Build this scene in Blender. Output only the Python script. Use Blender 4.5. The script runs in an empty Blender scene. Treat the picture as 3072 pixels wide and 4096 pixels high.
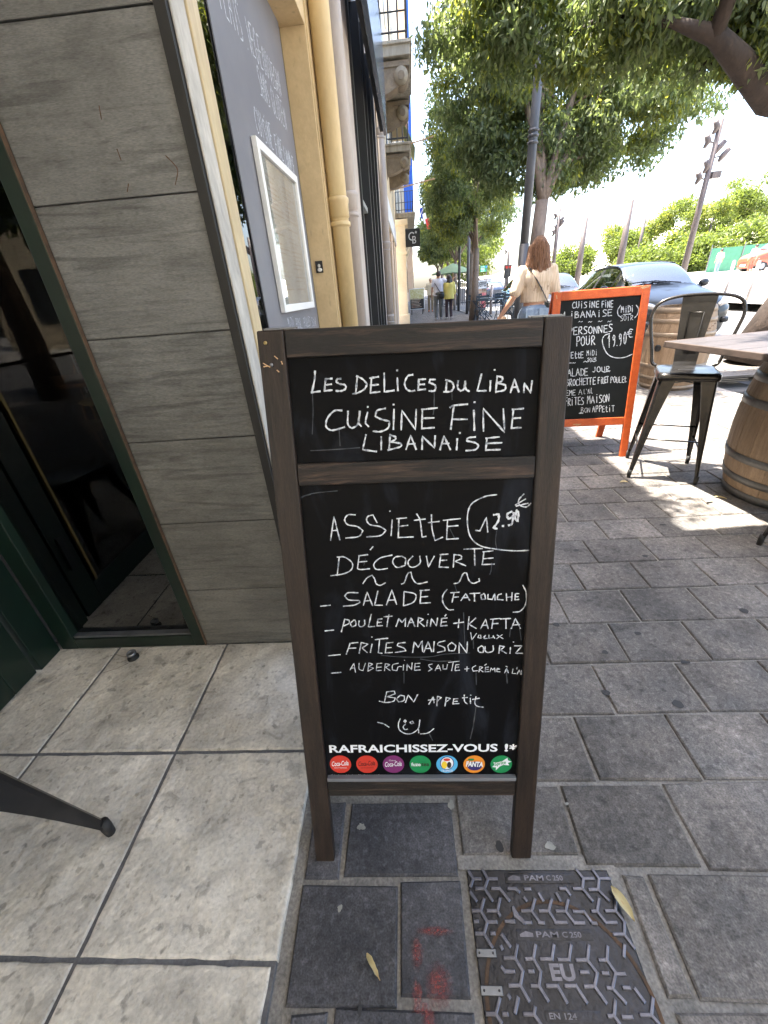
import bpy, math, random
import numpy as np
from mathutils import Vector, Matrix
random.seed(7); rng = np.random.default_rng(11)
sc = bpy.context.scene; R = math.radians; PI = math.pi
# ------------------------------------------------------------------ camera, sky, sun, exposure
CH = 1.22
F_, PI_, YA_, RO_ = 1591.47, R(28.898), R(3.725), R(-4.549)
cfw = Vector((-math.sin(YA_)*math.cos(PI_), math.cos(YA_)*math.cos(PI_), -math.sin(PI_)))
_r = Vector((math.cos(YA_), math.sin(YA_), 0)); _u = _r.cross(cfw)
crt = math.cos(RO_)*_r + math.sin(RO_)*_u; cup = -math.sin(RO_)*_r + math.cos(RO_)*_u
cam = bpy.data.cameras.new('camera'); co = bpy.data.objects.new('camera', cam); sc.collection.objects.link(co)
m = Matrix((crt, cup, -cfw)).transposed().to_4x4(); m.translation = Vector((0, 0, CH)); co.matrix_world = m
cam.sensor_fit = 'VERTICAL'; cam.sensor_height = 36; cam.lens = 36*F_/4096; cam.clip_start = .02; cam.clip_end = 2000
sc.camera = co; sc.render.resolution_x = 768; sc.render.resolution_y = 1024
SUN_EL, SUN_AZ = R(71), R(-64)          # azimuth measured from +Y towards +X
w = bpy.data.worlds.new('World'); sc.world = w; w.use_nodes = True
nt = w.node_tree; nt.nodes.clear()
sky = nt.nodes.new('ShaderNodeTexSky'); sky.sky_type = 'NISHITA'; sky.sun_disc = False
sky.sun_elevation = SUN_EL; sky.sun_rotation = SUN_AZ; sky.dust_density = 4.0; sky.air_density = 1.0; sky.ozone_density = 1.0
bg = nt.nodes.new('ShaderNodeBackground'); bg.inputs['Strength'].default_value = .15
wo = nt.nodes.new('ShaderNodeOutputWorld'); nt.links.new(sky.outputs[0], bg.inputs[0]); nt.links.new(bg.outputs[0], wo.inputs[0])
sl = bpy.data.lights.new('sun', 'SUN'); sl.energy = 5.0; sl.angle = R(.5); sl.color = (1, .93, .82)
so = bpy.data.objects.new('sun', sl); sc.collection.objects.link(so)
sdir = Vector((math.sin(SUN_AZ)*math.cos(SUN_EL), math.cos(SUN_AZ)*math.cos(SUN_EL), math.sin(SUN_EL)))
so.rotation_euler = sdir.to_track_quat('Z', 'Y').to_euler(); so.location = (-5, 8, 30)
sc.view_settings.view_transform = 'Standard'; sc.view_settings.look = 'None'
sc.view_settings.exposure = 2.95; sc.view_settings.gamma = 1; sc.view_settings.use_curve_mapping = False

# ------------------------------------------------------------------ measuring helpers
CO = Vector((0, 0, CH))
def ray(x, y): return crt*(x-1536) + cup*(2048-y) + cfw*F_
def gz(x, y, z=0.): d = ray(x, y); return CO + d*((z-CH)/d.z)
def gy(x, y, Y): d = ray(x, y); return CO + d*(Y/d.y)
def onpl(x, y, p0, n): d = ray(x, y); return CO + d*((p0-CO).dot(n)/d.dot(n))
AF = math.atan(.03); F0 = Vector((-.413, 1.137, 0))
FD = Vector((math.sin(AF), math.cos(AF), 0)); FN = Vector((math.cos(AF), -math.sin(AF), 0))
def fw(t, s, z=0): return F0 + FN*t + FD*s + Vector((0, 0, z))
def fac(x, y, t=0.):
    p = onpl(x, y, F0+FN*t, FN) - F0
    return p.dot(FD), p.z

# ------------------------------------------------------------------ materials
MATS = {}
def mat(name, c1, c2=None, scale=5, rough=.6, bump=0., bscale=60, metal=0., stretch=(1,1,1), rnd=0., detail=6, fine=0., spec=.5, contrast=(.35,.65), distort=0., bump2=0., bscale2=8, coat=0., sheen=0., stain=0., stsc=2.5, spots=()):
    if name in MATS: return MATS[name]
    m = bpy.data.materials.new(name); m.use_nodes = True; n = m.node_tree.nodes; l = m.node_tree.links
    b = n['Principled BSDF']; b.inputs['Roughness'].default_value = rough; b.inputs['Metallic'].default_value = metal
    b.inputs['Specular IOR Level'].default_value = spec; b.inputs['Coat Weight'].default_value = coat
    tc = n.new('ShaderNodeTexCoord'); mp = n.new('ShaderNodeMapping'); mp.inputs['Scale'].default_value = stretch
    oi = n.new('ShaderNodeObjectInfo'); vm = n.new('ShaderNodeVectorMath'); vm.operation = 'SCALE'; vm.inputs['Scale'].default_value = 37
    cx = n.new('ShaderNodeCombineXYZ'); l.new(oi.outputs['Random'], cx.inputs[0]); l.new(oi.outputs['Random'], cx.inputs[1])
    l.new(cx.outputs[0], vm.inputs[0]); va = n.new('ShaderNodeVectorMath'); l.new(tc.outputs['Object'], va.inputs[0]); l.new(vm.outputs[0], va.inputs[1])
    l.new(va.outputs[0], mp.inputs[0])
    c2 = c2 or tuple(v*.75 for v in c1)
    nz = n.new('ShaderNodeTexNoise'); nz.inputs['Scale'].default_value = scale; nz.inputs['Detail'].default_value = detail; nz.inputs['Distortion'].default_value = distort
    nz.inputs['Roughness'].default_value = .62
    l.new(mp.outputs[0], nz.inputs['Vector'])
    rp = n.new('ShaderNodeValToRGB'); rp.color_ramp.elements[0].position = contrast[0]; rp.color_ramp.elements[1].position = contrast[1]
    rp.color_ramp.elements[0].color = (*c1, 1); rp.color_ramp.elements[1].color = (*c2, 1); l.new(nz.outputs['Fac'], rp.inputs[0])
    col = rp.outputs[0]
    if fine:
        nf = n.new('ShaderNodeTexNoise'); nf.inputs['Scale'].default_value = bscale*1.3; nf.inputs['Detail'].default_value = 3; l.new(mp.outputs[0], nf.inputs['Vector'])
        mr = n.new('ShaderNodeMapRange'); mr.inputs[1].default_value = .3; mr.inputs[2].default_value = .7; mr.inputs[3].default_value = 1-fine; mr.inputs[4].default_value = 1+fine
        l.new(nf.outputs['Fac'], mr.inputs[0]); sm = n.new('ShaderNodeVectorMath'); sm.operation = 'SCALE'; l.new(col, sm.inputs[0]); l.new(mr.outputs[0], sm.inputs['Scale']); col = sm.outputs[0]
    if rnd:
        mr = n.new('ShaderNodeMapRange'); mr.inputs[3].default_value = 1-rnd; mr.inputs[4].default_value = 1+rnd; l.new(oi.outputs['Random'], mr.inputs[0])
        sm = n.new('ShaderNodeVectorMath'); sm.operation = 'SCALE'; l.new(col, sm.inputs[0]); l.new(mr.outputs[0], sm.inputs['Scale']); col = sm.outputs[0]
    for (ssc, st3, lo, hi, mul, dist) in spots:      # thresholded marks: veins, pits, specks
        m2 = n.new('ShaderNodeMapping'); m2.inputs['Scale'].default_value = st3; l.new(va.outputs[0], m2.inputs[0])
        ns_ = n.new('ShaderNodeTexNoise'); ns_.inputs['Scale'].default_value = ssc; ns_.inputs['Detail'].default_value = 6; ns_.inputs['Distortion'].default_value = dist; l.new(m2.outputs[0], ns_.inputs['Vector'])
        mr = n.new('ShaderNodeMapRange'); mr.inputs[1].default_value = lo; mr.inputs[2].default_value = hi; mr.inputs[3].default_value = 1; mr.inputs[4].default_value = mul
        l.new(ns_.outputs['Fac'], mr.inputs[0]); sm = n.new('ShaderNodeVectorMath'); sm.operation = 'SCALE'; l.new(col, sm.inputs[0]); l.new(mr.outputs[0], sm.inputs['Scale']); col = sm.outputs[0]
    if stain:
        ge = n.new('ShaderNodeNewGeometry'); ns_ = n.new('ShaderNodeTexNoise'); ns_.inputs['Scale'].default_value = stsc; ns_.inputs['Detail'].default_value = 7; ns_.inputs['Roughness'].default_value = .65; l.new(ge.outputs['Position'], ns_.inputs['Vector'])
        mr = n.new('ShaderNodeMapRange'); mr.inputs[1].default_value = .36; mr.inputs[2].default_value = .64; mr.inputs[3].default_value = 1-stain; mr.inputs[4].default_value = 1+stain*.7
        l.new(ns_.outputs['Fac'], mr.inputs[0]); sm = n.new('ShaderNodeVectorMath'); sm.operation = 'SCALE'; l.new(col, sm.inputs[0]); l.new(mr.outputs[0], sm.inputs['Scale']); col = sm.outputs[0]
    l.new(col, b.inputs['Base Color'])
    if bump or bump2:
        prev = None
        for k, sc_ in ((bump, bscale), (bump2, bscale2)):
            if not k: continue
            nb = n.new('ShaderNodeTexNoise'); nb.inputs['Scale'].default_value = sc_; nb.inputs['Detail'].default_value = 5; l.new(mp.outputs[0], nb.inputs['Vector'])
            bp = n.new('ShaderNodeBump'); bp.inputs['Strength'].default_value = min(1, k); bp.inputs['Distance'].default_value = .25/sc_; l.new(nb.outputs['Fac'], bp.inputs['Height'])
            if prev: l.new(prev.outputs[0], bp.inputs['Normal'])
            prev = bp
        l.new(prev.outputs[0], b.inputs['Normal'])
    MATS[name] = m; return m
def leafmat(name, c1, c2, tr):
    m = bpy.data.materials.new(name); m.use_nodes = True; n = m.node_tree.nodes; l = m.node_tree.links; n.clear()
    o = n.new('ShaderNodeOutputMaterial'); g = n.new('ShaderNodeNewGeometry'); rp = n.new('ShaderNodeValToRGB')
    rp.color_ramp.elements[0].color = (*c1, 1); rp.color_ramp.elements[1].color = (*c2, 1); l.new(g.outputs['Random Per Island'], rp.inputs[0])
    d = n.new('ShaderNodeBsdfPrincipled'); d.inputs['Roughness'].default_value = .5; d.inputs['Specular IOR Level'].default_value = .35; l.new(rp.outputs[0], d.inputs['Base Color'])
    t = n.new('ShaderNodeBsdfTranslucent'); hs = n.new('ShaderNodeVectorMath'); hs.operation = 'MULTIPLY'; hs.inputs[1].default_value = tr; l.new(rp.outputs[0], hs.inputs[0]); l.new(hs.outputs[0], t.inputs[0])
    mx = n.new('ShaderNodeMixShader'); mx.inputs[0].default_value = .45; l.new(d.outputs[0], mx.inputs[1]); l.new(t.outputs[0], mx.inputs[2]); l.new(mx.outputs[0], o.inputs[0])
    return m
def glassmat(name, tint=(.8,.85,.83), ior=1.5, boost=1.):
    m = bpy.data.materials.new(name); m.use_nodes = True; n = m.node_tree.nodes; l = m.node_tree.links; n.clear()
    o = n.new('ShaderNodeOutputMaterial'); t = n.new('ShaderNodeBsdfTransparent'); t.inputs[0].default_value = (*tint, 1)
    g = n.new('ShaderNodeBsdfGlossy'); g.inputs['Roughness'].default_value = .01
    f = n.new('ShaderNodeFresnel'); f.inputs[0].default_value = ior
    mu = n.new('ShaderNodeMath'); mu.operation = 'MULTIPLY'; mu.use_clamp = True; mu.inputs[1].default_value = boost; l.new(f.outputs[0], mu.inputs[0])
    mx = n.new('ShaderNodeMixShader'); l.new(mu.outputs[0], mx.inputs[0]); l.new(t.outputs[0], mx.inputs[1]); l.new(g.outputs[0], mx.inputs[2]); l.new(mx.outputs[0], o.inputs[0])
    return m

M = dict(
 darkwood=mat('dark stained wood', (.036,.023,.0165), (.0075,.006,.0055), 9, .5, .35, 90, stretch=(9,9,.7), fine=.3, contrast=(.3,.7), distort=.4, spec=.35),
 darkrail=mat('dark stained wood rail', (.074,.046,.033), (.011,.0095,.009), 7, .5, .4, 70, stretch=(.8,9,14), fine=.3, contrast=(.30,.52), distort=.6, spec=.35, stain=.2, stsc=12),
 slate=mat('black chalkboard', (.0035,.0037,.0045), (.026,.031,.044), 4, .5, 0, stretch=(3,1,.8), spec=.08, contrast=(.52,.95), distort=1.2),
 slate2=mat('green black chalkboard', (.008,.0095,.0095), (.014,.016,.017), 2.5, .6, 0, spec=.12),
 orangewood=mat('orange varnished wood', (.56,.105,.024), (.40,.062,.015), 10, .32, .2, 60, stretch=(2,2,2), fine=.12, contrast=(.3,.7), spec=.5),
 rawwood=mat('worn bare wood', (.55,.36,.2), (.4,.25,.14), 20, .8),
 tray=mat('grey plastic strip', (.16,.17,.19), None, 8, .5),
 paver=mat('basalt paver', (.088,.085,.083), (.16,.142,.128), 5, .78, .75, 190, fine=.34, rnd=.16, bump2=.25, bscale2=22, contrast=(.3,.72), spec=.35, stain=.36, spots=((70,(1,1,1),.50,.70,1.55,0),(48,(1,1,1),.50,.72,.55,0),(9,(1,1,1),.56,.68,.7,.5))),
 darkpaver=mat('dark slate paver', (.042,.043,.050), (.085,.083,.09), 6, .7, .8, 200, stain=.28, spots=((80,(1,1,1),.52,.7,1.7,0),(50,(1,1,1),.5,.7,.6,0)), fine=.38, rnd=.12, bump2=.3, bscale2=25, spec=.4),
 mortar=mat('grey mortar', (.15,.142,.13), (.24,.225,.205), 14, .9, .8, 130, fine=.3, bump2=.4, bscale2=20),
 joint=mat('dark joint grout', (.085,.085,.09), (.13,.13,.135), 10, .9, .5, 120, fine=.2),
 tile=mat('pale stone floor tile', (.64,.595,.52), (.39,.36,.31), 5.5, .6, .5, 75, fine=.14, rnd=.06, bump2=.8, bscale2=13, contrast=(.32,.7), distort=.3, stain=.2, stsc=5, spots=((38,(1,1,1),.60,.67,.62,0),(14,(1,1,1),.60,.66,.72,.6),(90,(1,1,1),.55,.7,.8,0))),
 walltile=mat('grey veined wall tile', (.150,.152,.145), (.082,.083,.079), 3.6, .5, .5, 80, stretch=(1,1,5.5), fine=.22, rnd=.05, contrast=(.44,.86), distort=.5, bump2=.35, bscale2=12, stain=.22, stsc=4, spots=((1.7,(1.2,1.2,15),.57,.66,.66,1.6),(6,(1,1,8),.56,.72,.76,1.2),(60,(1,1,2.5),.5,.7,.8,0))),
 green=mat('dark green painted frame', (.004,.0155,.0095), (.003,.010,.0065), 4, .38, .05, 50),
 black=mat('black metal', (.012,.012,.013), (.02,.02,.02), 6, .4, .1, 60),
 blackstrip=mat('black window trim', (.006,.006,.006), (.01,.01,.01), 6, .6, .1, 60),
 cream=mat('cream painted render', (.62,.47,.265), (.50,.375,.205), 3, .55, .15, 45, fine=.04, spots=((4,(1,1,.6),.58,.7,.8,.8),(25,(1,1,.4),.62,.7,.8,0)), bump2=.25, bscale2=5),
 creamlt=mat('pale cream frame paint', (.52,.43,.26), (.40,.31,.18), 8, .5, .25, 60, stretch=(1,1,.3), fine=.07),
 stripstone=mat('grey weathered stone strip', (.30,.29,.27), (.44,.42,.38), 9, .7, .5, 60, stretch=(1,1,.35), fine=.15, bump2=.5, bscale2=9),
 greypaint=mat('pinkish grey render', (.50,.43,.37), (.41,.35,.30), 3, .6, .2, 45, fine=.05, bump2=.3, bscale2=6),
 greypipe=mat('grey painted downpipe', (.44,.385,.34), (.35,.305,.27), 4, .5, .25, 40, stretch=(1,1,.4), fine=.05, spots=((6,(1,1,.3),.58,.7,.75,.6),)),
 creampipe=mat('cream painted downpipe', (.64,.50,.27), (.54,.40,.2), 4, .45, .25, 40, stretch=(1,1,.4), fine=.04, spots=((7,(1,1,.3),.58,.72,.74,.8),)),
 greyboard=mat('grey chalk panel', (.14,.14,.16), (.17,.17,.185), 2.5, .55, .05, 50),
 white=mat('white paint', (.78,.78,.76), (.7,.7,.68), 5, .5),
 paper=mat('menu paper', (.62,.6,.54), (.52,.51,.46), 7, .7),
 chalk=mat('white chalk paint', (.62,.65,.70), (.17,.19,.23), 130, .8, contrast=(.48,.64)),
 chalkfaint=mat('faint chalk smear', (.06,.068,.08), (.022,.025,.032), 60, .8),
 print=mat('printed white ink', (.72,.75,.80), (.68,.71,.76), 5, .7),
 iron=mat('cast iron', (.036,.036,.042), (.026,.025,.026), 12, .36, .45, 110, metal=.55, fine=.25, bump2=.3, bscale2=30),
 ironrib=mat('worn cast iron rib', (.15,.15,.18), (.10,.10,.12), 20, .33, .2, 110, metal=.6, fine=.15),
 rust=mat('rusty groove dirt', (.11,.062,.035), (.05,.034,.022), 30, .95, .5, 100),
 steel=mat('galvanised steel', (.25,.265,.29), (.18,.19,.21), 14, .35, .1, 60, metal=.8),
 stool=mat('gunmetal lacquer', (.050,.047,.045), (.035,.033,.031), 8, .27, .06, 30, metal=.75, fine=.1, spec=.6),
 rubber=mat('black rubber', (.012,.012,.012), None, 8, .7),
 oak=mat('weathered barrel oak', (.33,.23,.145), (.205,.135,.08), 4.5, .62, .4, 60, stretch=(5,5,.6), fine=.14, rnd=.13, contrast=(.3,.7), bump2=.3, bscale2=6),
 hoop=mat('grey barrel hoop', (.17,.165,.16), (.12,.112,.105), 7, .45, .2, 50, metal=.5, fine=.1),
 hooplt=mat('weathered barrel hoop', (.34,.27,.20), (.27,.2,.14), 7, .5, .2, 50, metal=.4, fine=.1),
 tabletop=mat('weathered grey table plank', (.055,.046,.047), (.028,.024,.024), 5, .62, .4, 50, stretch=(.7,14,3), fine=.15, rnd=.1, distort=.4),
 tableedge=mat('dark table edging', (.07,.05,.042), (.04,.03,.025), 8, .5, .3, 50),
 deck=mat('grey deck board', (.17,.15,.13), (.1,.088,.078), 6, .7, .4, 50, stretch=(.6,10,3), fine=.15, rnd=.2),
 bark=mat('smooth grey brown bark', (.24,.18,.135), (.15,.11,.085), 7, .8, .5, 30, stretch=(1,1,.5), fine=.12, bump2=.6, bscale2=9),
 barkred=mat('dark brown bark', (.046,.031,.024), (.026,.018,.015), 6, .85, .7, 30, stretch=(1,1,.5), fine=.15, bump2=.7, bscale2=9),
 postgrey=mat('grey lamp post paint', (.085,.085,.09), (.065,.065,.07), 5, .45, .05, 40),
 mast=mat('brown grey mast steel', (.09,.07,.066), (.07,.055,.052), 5, .5),
 asphalt=mat('asphalt', (.10,.10,.10), (.13,.13,.128), 8, .85, .6, 90, fine=.2),
 plaza=mat('pale plaza paving', (.42,.40,.36), (.36,.34,.31), .6, .8, .2, 20, fine=.06),
 carpaint=mat('dark metallic car paint', (.012,.014,.015), (.009,.011,.012), 5, .38, 0, metal=.1, coat=.22),
 bluecar=mat('dark blue car paint', (.012,.03,.07), None, 5, .25, 0, metal=.4, coat=.6),
 lightcar=mat('light blue car paint', (.12,.26,.42), None, 5, .25, 0, metal=.3, coat=.6),
 redcar=mat('orange red van paint', (.55,.07,.03), None, 5, .3, 0, coat=.5),
 whitecar=mat('white vehicle paint', (.75,.75,.75), None, 5, .3, 0, coat=.5),
 plastic=mat('black trim plastic', (.013,.013,.014), None, 5, .45),
 interior=mat('car seat cloth', (.03,.03,.033), (.05,.05,.055), 9, .9),
 lampglass=mat('clear lamp lens', (.5,.46,.42), (.38,.34,.3), 30, .12, 0, spec=.8, metal=.3),
 redlens=mat('red lamp lens', (.4,.02,.015), None, 9, .2),
 skin=mat('skin', (.52,.29,.19), (.46,.25,.16), 12, .5, spec=.35),
 hairbrown=mat('long brown hair', (.30,.145,.07), (.11,.048,.022), 5, .42, 1, 40, stretch=(14,14,.6), contrast=(.3,.7), spec=.5),
 hairdark=mat('dark hair', (.014,.01,.009), (.03,.02,.016), 8, .45, .6, 40, stretch=(10,10,.8)),
 hairgrey=mat('white hair', (.6,.57,.52), None, 8, .6),
 blouse=mat('beige striped blouse', (.62,.49,.36), (.50,.38,.27), 60, .85, .35, 18, stretch=(1,1,.03), contrast=(.44,.56), bump2=.7, bscale2=7),
 jeans=mat('blue denim', (.15,.20,.28), (.24,.30,.37), 12, .85, .4, 60, fine=.12),
 whiteshirt=mat('white tee shirt cloth', (.62,.62,.70), (.55,.55,.64), 6, .85, .4, 12),
 cream2=mat('cream open shirt cloth', (.78,.68,.52), (.7,.6,.45), 6, .85, .4, 12),
 yellowshirt=mat('pale yellow blouse cloth', (.62,.52,.15), (.55,.46,.12), 6, .8, .4, 14),
 greytrousers=mat('grey trousers cloth', (.13,.13,.125), (.1,.1,.097), 6, .85, .3, 20),
 darktrousers=mat('plum black trousers cloth', (.035,.02,.024), (.05,.03,.035), 6, .85, .3, 20),
 khaki=mat('khaki trousers cloth', (.27,.20,.12), (.22,.16,.095), 6, .85, .3, 20),
 shoe=mat('white shoe', (.6,.58,.55), (.3,.27,.25), 20, .6), shoered=mat('orange shoe', (.55,.13,.05), None, 20, .6),
 creamstone=mat('cream facade stone', (.64,.53,.36), (.54,.44,.29), 2, .7, .2, 30, fine=.05, bump2=.25, bscale2=4),
 palestone=mat('pale facade render', (.58,.55,.50), (.5,.47,.42), 2, .7, .2, 30, fine=.05),
 peach=mat('peach facade render', (.60,.44,.31), (.53,.38,.26), 2, .7, .2, 30),
 scroll=mat('pale brown scroll stone', (.33,.28,.2), (.24,.2,.14), 9, .8, .3, 40),
 corbel=mat('brown weathered stone', (.24,.19,.13), (.15,.115,.08), 6, .8, .4, 40, fine=.12, bump2=.4, bscale2=8),
 slabstone=mat('streaked balcony stone', (.42,.38,.31), (.26,.235,.19), 7, .8, .3, 40, stretch=(2,2,.3), fine=.1),
 shutter=mat('grey window shutter', (.33,.34,.33), (.28,.29,.28), 5, .6), darkglass=mat('dark window glass', (.02,.025,.03), None, 3, .08, spec=.8),
 bluesign=mat('bright blue cladding', (.015,.10,.48), (.013,.085,.42), 3, .45), fascia=mat('dark slate blue fascia', (.10,.13,.17), (.085,.11,.145), 4, .22, .05, 20, spec=.7, metal=.2),
 navy=mat('navy panel', (.015,.02,.06), None, 4, .5), terracotta=mat('terracotta roof tile', (.5,.17,.08), (.38,.12,.06), 9, .8, .3, 30),
 awning=mat('green striped awning cloth', (.22,.27,.15), (.3,.34,.2), 12, .8), parasol=mat('faded green parasol cloth', (.13,.21,.12), (.1,.17,.1), 4, .75),
 beigeawning=mat('beige awning canvas', (.30,.30,.30), (.27,.27,.27), 4, .8),
 bistro=mat('dark blue grey bistro metal', (.02,.035,.05), (.03,.045,.06), 6, .4),
 stonebin=mat('concrete planter', (.3,.27,.24), (.24,.21,.19), 8, .85, .4, 40), bollard=mat('grey bollard paint', (.30,.26,.24), (.24,.21,.2), 5, .6),
 roadsign=mat('green road sign face', (.0,.25,.14), None, 5, .5), bluepatch=mat('blue sign patch', (.05,.2,.55), None, 5, .5),
 posterred=mat('red poster print', (.6,.05,.06), (.75,.35,.33), 9, .6), posterbeige=mat('beige poster print', (.6,.52,.4), (.5,.25,.15), 9, .6),
 food=mat('pale food photo print', (.75,.68,.4), (.6,.5,.2), 14, .6, contrast=(.4,.6)), menublack=mat('black menu print', (.02,.018,.015), None, 4, .6),
 leafdry=mat('dry yellow leaf', (.5,.42,.22), (.36,.3,.15), 30, .7, .5, 60), redpaint=mat('faded red spray paint', (.30,.06,.055), (.15,.045,.045), 60, .8, .7, 190, contrast=(.4,.6)),
 gum=mat('dark gum spot', (.035,.035,.036), None, 9, .8), palegum=mat('pale gum spot', (.3,.3,.27), (.2,.2,.18), 40, .8),
 tarp=mat('green fence tarpaulin', (.06,.22,.13), (.08,.28,.17), 3, .7), fort=mat('pale limestone wall', (.75,.70,.60), (.64,.58,.48), .3, .9, .3, 3, fine=.1),
 gold=mat('warm gold strip', (.4,.3,.12), None, 4, .4, metal=.6), rattan=mat('rattan cane', (.45,.33,.17), (.35,.25,.12), 20, .6), tablewood=mat('warm table wood', (.42,.2,.08), (.3,.14,.05), 6, .4, stretch=(1,8,1)),
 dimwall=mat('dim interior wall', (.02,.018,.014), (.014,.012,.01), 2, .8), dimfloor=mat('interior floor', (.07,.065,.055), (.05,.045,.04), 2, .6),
 cored=mat('red drink disc', (.62,.035,.018), None, 4, .6), codark=mat('dark red script', (.09,.008,.006), None, 4, .6), coplum=mat('plum drink disc', (.17,.018,.13), None, 4, .6), cogreen=mat('green drink disc', (.0,.25,.075), None, 4, .6),
 coblue=mat('sky blue drink disc', (.08,.42,.75), None, 4, .6), coorange=mat('orange drink disc', (.78,.26,.015), None, 4, .6), conavy=mat('navy disc shape', (.03,.02,.16), None, 4, .6), coyellow=mat('yellow shape', (.85,.6,.03), None, 4, .6),
 jacket=mat('dim grey jacket', (.12,.12,.125), None, 4, .9), signwhite=mat('sign white', (.8,.8,.8), None, 4, .5), flagblue=mat('flag blue', (.02,.05,.35), None, 4, .7), flagred=mat('flag red', (.6,.03,.03), None, 4, .7),
)
M['glass'] = glassmat('window glass', (.5,.55,.53), 1.5, 1.25); ac = bpy.data.materials.new('added awning canvas'); ac.use_nodes = True; an = ac.node_tree.nodes; an.clear(); aL = ac.node_tree.links
_o = an.new('ShaderNodeOutputMaterial'); _d = an.new('ShaderNodeBsdfDiffuse'); _d.inputs[0].default_value = (.6,.58,.54,1); _t = an.new('ShaderNodeBsdfTranslucent'); _t.inputs[0].default_value = (.56,.53,.48,1); _m = an.new('ShaderNodeMixShader'); _m.inputs[0].default_value = .42
aL.new(_d.outputs[0], _m.inputs[1]); aL.new(_t.outputs[0], _m.inputs[2]); aL.new(_m.outputs[0], _o.inputs[0]); M['canvas'] = ac  # translucent cloth of the added awning, lets warm light onto the terrace
rp_ = bpy.data.materials.new('faded red spray paint'); rp_.use_nodes = True; rn = rp_.node_tree.nodes; rL = rp_.node_tree.links; rbs = rn['Principled BSDF']; rbs.inputs['Base Color'].default_value = (.22,.055,.05,1); rbs.inputs['Roughness'].default_value = .8
_tc = rn.new('ShaderNodeTexCoord'); _v = rn.new('ShaderNodeVectorMath'); _v.operation = 'SUBTRACT'; _v.inputs[1].default_value = (.5,.5,.5); rL.new(_tc.outputs['Generated'], _v.inputs[0]); _l = rn.new('ShaderNodeVectorMath'); _l.operation = 'LENGTH'
_f = rn.new('ShaderNodeVectorMath'); _f.operation = 'MULTIPLY'; _f.inputs[1].default_value = (1,1,0); rL.new(_v.outputs[0], _f.inputs[0]); rL.new(_f.outputs[0], _l.inputs[0])
_r1 = rn.new('ShaderNodeMapRange'); _r1.inputs[1].default_value = .18; _r1.inputs[2].default_value = .5; _r1.inputs[3].default_value = .75; _r1.inputs[4].default_value = 0; rL.new(_l.outputs['Value'], _r1.inputs[0])
_n = rn.new('ShaderNodeTexNoise'); _n.inputs['Scale'].default_value = 240; _n.inputs['Detail'].default_value = 5; rL.new(_tc.outputs['Object'], _n.inputs['Vector']); _r2 = rn.new('ShaderNodeMapRange'); _r2.inputs[1].default_value = .35; _r2.inputs[2].default_value = .6; rL.new(_n.outputs['Fac'], _r2.inputs[0])
_mm = rn.new('ShaderNodeMath'); _mm.operation = 'MULTIPLY'; rL.new(_r1.outputs[0], _mm.inputs[0]); rL.new(_r2.outputs[0], _mm.inputs[1]); rL.new(_mm.outputs[0], rbs.inputs['Alpha']); M['redspray'] = rp_
M['doorglass'] = glassmat('dark door glass', (.4,.4,.38), 1.5, 2.2); M['cglass'] = glassmat('car glass', (.45,.52,.55), 1.9, 2.2); M['frameglass'] = glassmat('picture glass', (.95,.95,.95), 1.4, .5)
M['leafA'] = leafmat('hackberry leaf', (.064,.088,.044), (.155,.18,.10), (2.4,2.5,1.3)); M['leafB'] = leafmat('bright leaf', (.085,.115,.025), (.19,.21,.06), (2.8,2.5,1.1)); M['leafP'] = leafmat('pine needle leaf', (.06,.085,.02), (.15,.19,.045), (1.8,1.8,1.0))
lm = bpy.data.materials.new('warm pendant bulb'); lm.use_nodes = True; lb = lm.node_tree.nodes['Principled BSDF']; lb.inputs['Emission Color'].default_value = (1,.5,.15,1); lb.inputs['Emission Strength'].default_value = 2.5; M['bulb'] = lm

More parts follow.
